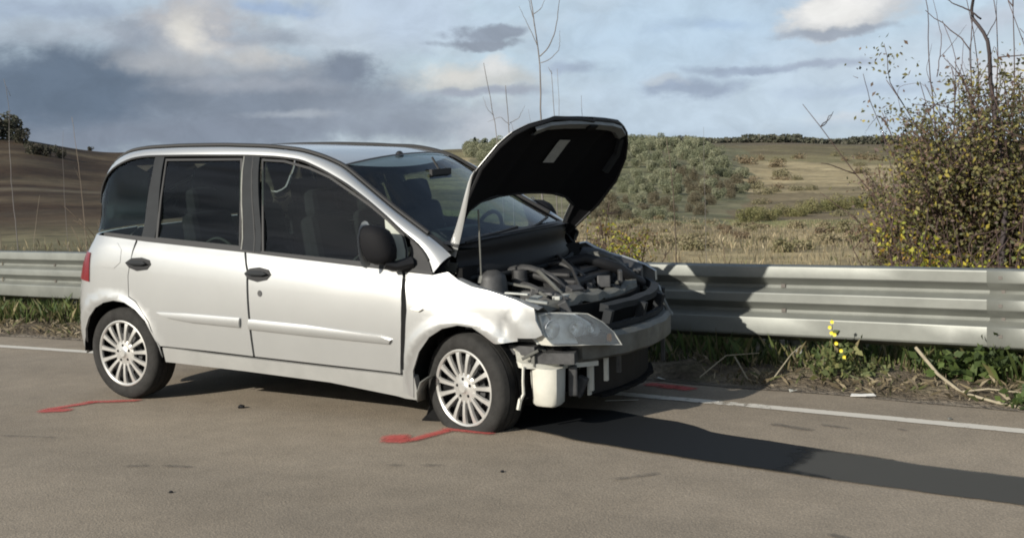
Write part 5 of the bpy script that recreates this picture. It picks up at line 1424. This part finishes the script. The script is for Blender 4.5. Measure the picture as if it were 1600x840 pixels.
for i, (dx, dz) in enumerate(((.035, .37), (.03, .30), (.05, .29), (.09, .19), (.11, .15), (.06, .235), (.02, .335))):
    b = MB(); c0 = Vector((dx*1.0, -.04, dz)); 
    for k in range(7):
        a = 2*PI*k/7; d = Vector((math.cos(a), -.35, math.sin(a))); e = Vector((-math.sin(a), 0, math.cos(a))); n0 = len(b.v)
        b.v += [c0, c0+d*.008+e*.005, c0+d*.014, c0+d*.008-e*.005]; b.f.append([n0, n0+1, n0+2, n0+3])
    b.build('flower_head', YEL, fl_)
V, F = twig_tubes([([(0, 0, .05), (.02, -.02, .2), (.035, -.03, .37)], .003, .002), ([(0, 0, .05), (.06, -.02, .12), (.10, -.03, .17)], .003, .002)], 4)
o = mesh('flower_stalk', V, F, material('green_stalk', (.11, .14, .04), .7), fl_)
weed('green_weed', 5.35, .14, 90, .055, .16, 1.1, LG, [3, 3, 1], 'bright green weed at the asphalt edge by the right picture edge', 'weed', seed=4)
weed('green_weed', 4.92, .62, 240, .075, .30, .8, LG, [3, 2, 2], 'broad leafed green weed in the shade under the barrier, right of the flowers', 'weed', seed=5)
weed('green_weed', 4.30, .42, 120, .05, .14, 1.0, [(.12, .14, .06), (.18, .18, .08)], [1, 1], 'grey green weed just right of the yellow flowers', 'weed', seed=6)
weed('green_weed', 5.15, .70, 200, .07, .30, .8, LG, [2, 2, 3], 'dark weed under the barrier nearest the right picture edge', 'weed', seed=7)
STK = material('dead_reed', (.30, .26, .18), .8, noise_scale=20, noise_amt=.3)
def stick(pts, r, label):
    P_ = [Vector((x, y, top_z(x, y)+h if y > edge_of_asphalt(x) else h)) for x, y, h in pts]; b = MB(); b.tube(P_, [r*(1-.5*i/(len(P_)-1)) for i in range(len(P_))], 7); o = b.build('dead_stick', STK, None, True)
    m_ = P_[0].copy(); 
    tag(o, label, 'stick', 'dead sticks on the verge')
stick([(4.63, 1.30, .16), (4.80, 1.12, .06), (4.97, .93, .02), (5.19, .80, .014), (5.42, .68, .012), (5.6, .64, .012)], .011, 'long pale dead reed lying across the asphalt edge at the right')
stick([(4.98, .92, .03), (5.12, .93, .05), (5.32, .88, .05)], .006, 'short pale reed lying beside the long one')
stick([(3.45, 1.28, .10), (3.62, 1.05, .02), (3.72, .98, .015)], .006, 'thin bent stalk in the shadow behind the car')
stick([(3.3, 1.02, .02), (3.42, 1.2, .13), (3.62, 1.28, .12)], .005, 'thin stalk crossing the bent one in the shadow')
stick([(3.80, 1.02, .015), (3.86, 1.22, .12), (3.90, 1.3, .16)], .005, 'upright thin stalk at the edge of the shadow')
def litter(x, y, s, label, shape, mat, rot=.3, zz=.006):
    z = max(zz, top_z(x, y)+.006 if y > edge_of_asphalt(x) else zz); b = MB(); n = len(shape)
    b.v = [Vector((px_*s*math.cos(rot)-py_*s*math.sin(rot)+x, px_*s*math.sin(rot)+py_*s*math.cos(rot)+y, z+h*s)) for px_, py_, h in shape]; b.f = [[0, i, i+1] for i in range(1, n-1)]
    o = b.build('litter', mat); md = o.modifiers.new('thickness', 'SOLIDIFY'); md.thickness = .003; tag(o, label, 'litter'); return o
PAPER = material('white_paper', (.62, .61, .57), .7, noise_scale=40, noise_amt=.2)
litter(4.42, .84, .075, 'flat white scrap on the asphalt edge in the sun', [(-1, -.3, 0), (.2, -.5, .05), (1, -.1, 0), (.8, .35, .1), (-.2, .4, .04), (-.9, .2, .1)], PAPER)
litter(3.46, 2.15, .07, 'crumpled white scrap hanging in the weeds under the barrier', [(-.8, -.3, 3.2), (.5, -.5, 2.9), (.9, .1, 3.6), (.3, .6, 4.2), (-.6, .4, 3.9)], PAPER)
litter(3.02, 1.0, .05, 'pale splinter of bumper lying behind the car', [(-1.4, -.2, 0), (.5, -.3, .1), (1.2, .2, 0), (-.8, .3, .1)], CREAM, -.6)
litter(3.12, .22, .06, 'thin pale shard on the road behind the front of the car', [(-1.8, -.1, 0), (1.6, -.15, .1), (1.2, .15, 0), (-1.2, .12, 0)], CREAM, .35)
litter(3.98, .86, .03, 'small pale fragment where the shadow meets the verge', [(-1, -.4, 0), (.8, -.4, .3), (1, .5, 0), (-.6, .5, .4)], CREAM, .9)
def stone(x, y, r, label, mat, seed):
    bm = bmesh.new(); bmesh.ops.create_icosphere(bm, subdivisions=2, radius=r)
    for v in bm.verts: v.co *= 1+.35*noise.noise(v.co*(1.2/r)+Vector((seed, 0, 0))); v.co.z *= .6
    me = bpy.data.meshes.new('fragment'); bm.to_mesh(me); bm.free(); me.materials.append(mat); o = bpy.data.objects.new('fragment', me); o.location = (x, y, r*.45); link(o); tag(o, label, 'debris')
stone(.97, -.81, .022, 'small dark lump lying on the road before the sill', PLASTIC, 1)
stone(3.35, -1.62, .010, 'tiny dark chip on the road in front of the car', PLASTIC, 2)
stone(5.02, .34, .012, 'small stone on the asphalt beyond the white line', STEEL, 3)
stone(2.12, -2.55, .010, 'tiny dark chip on the open road nearest the camera', PLASTIC, 4)
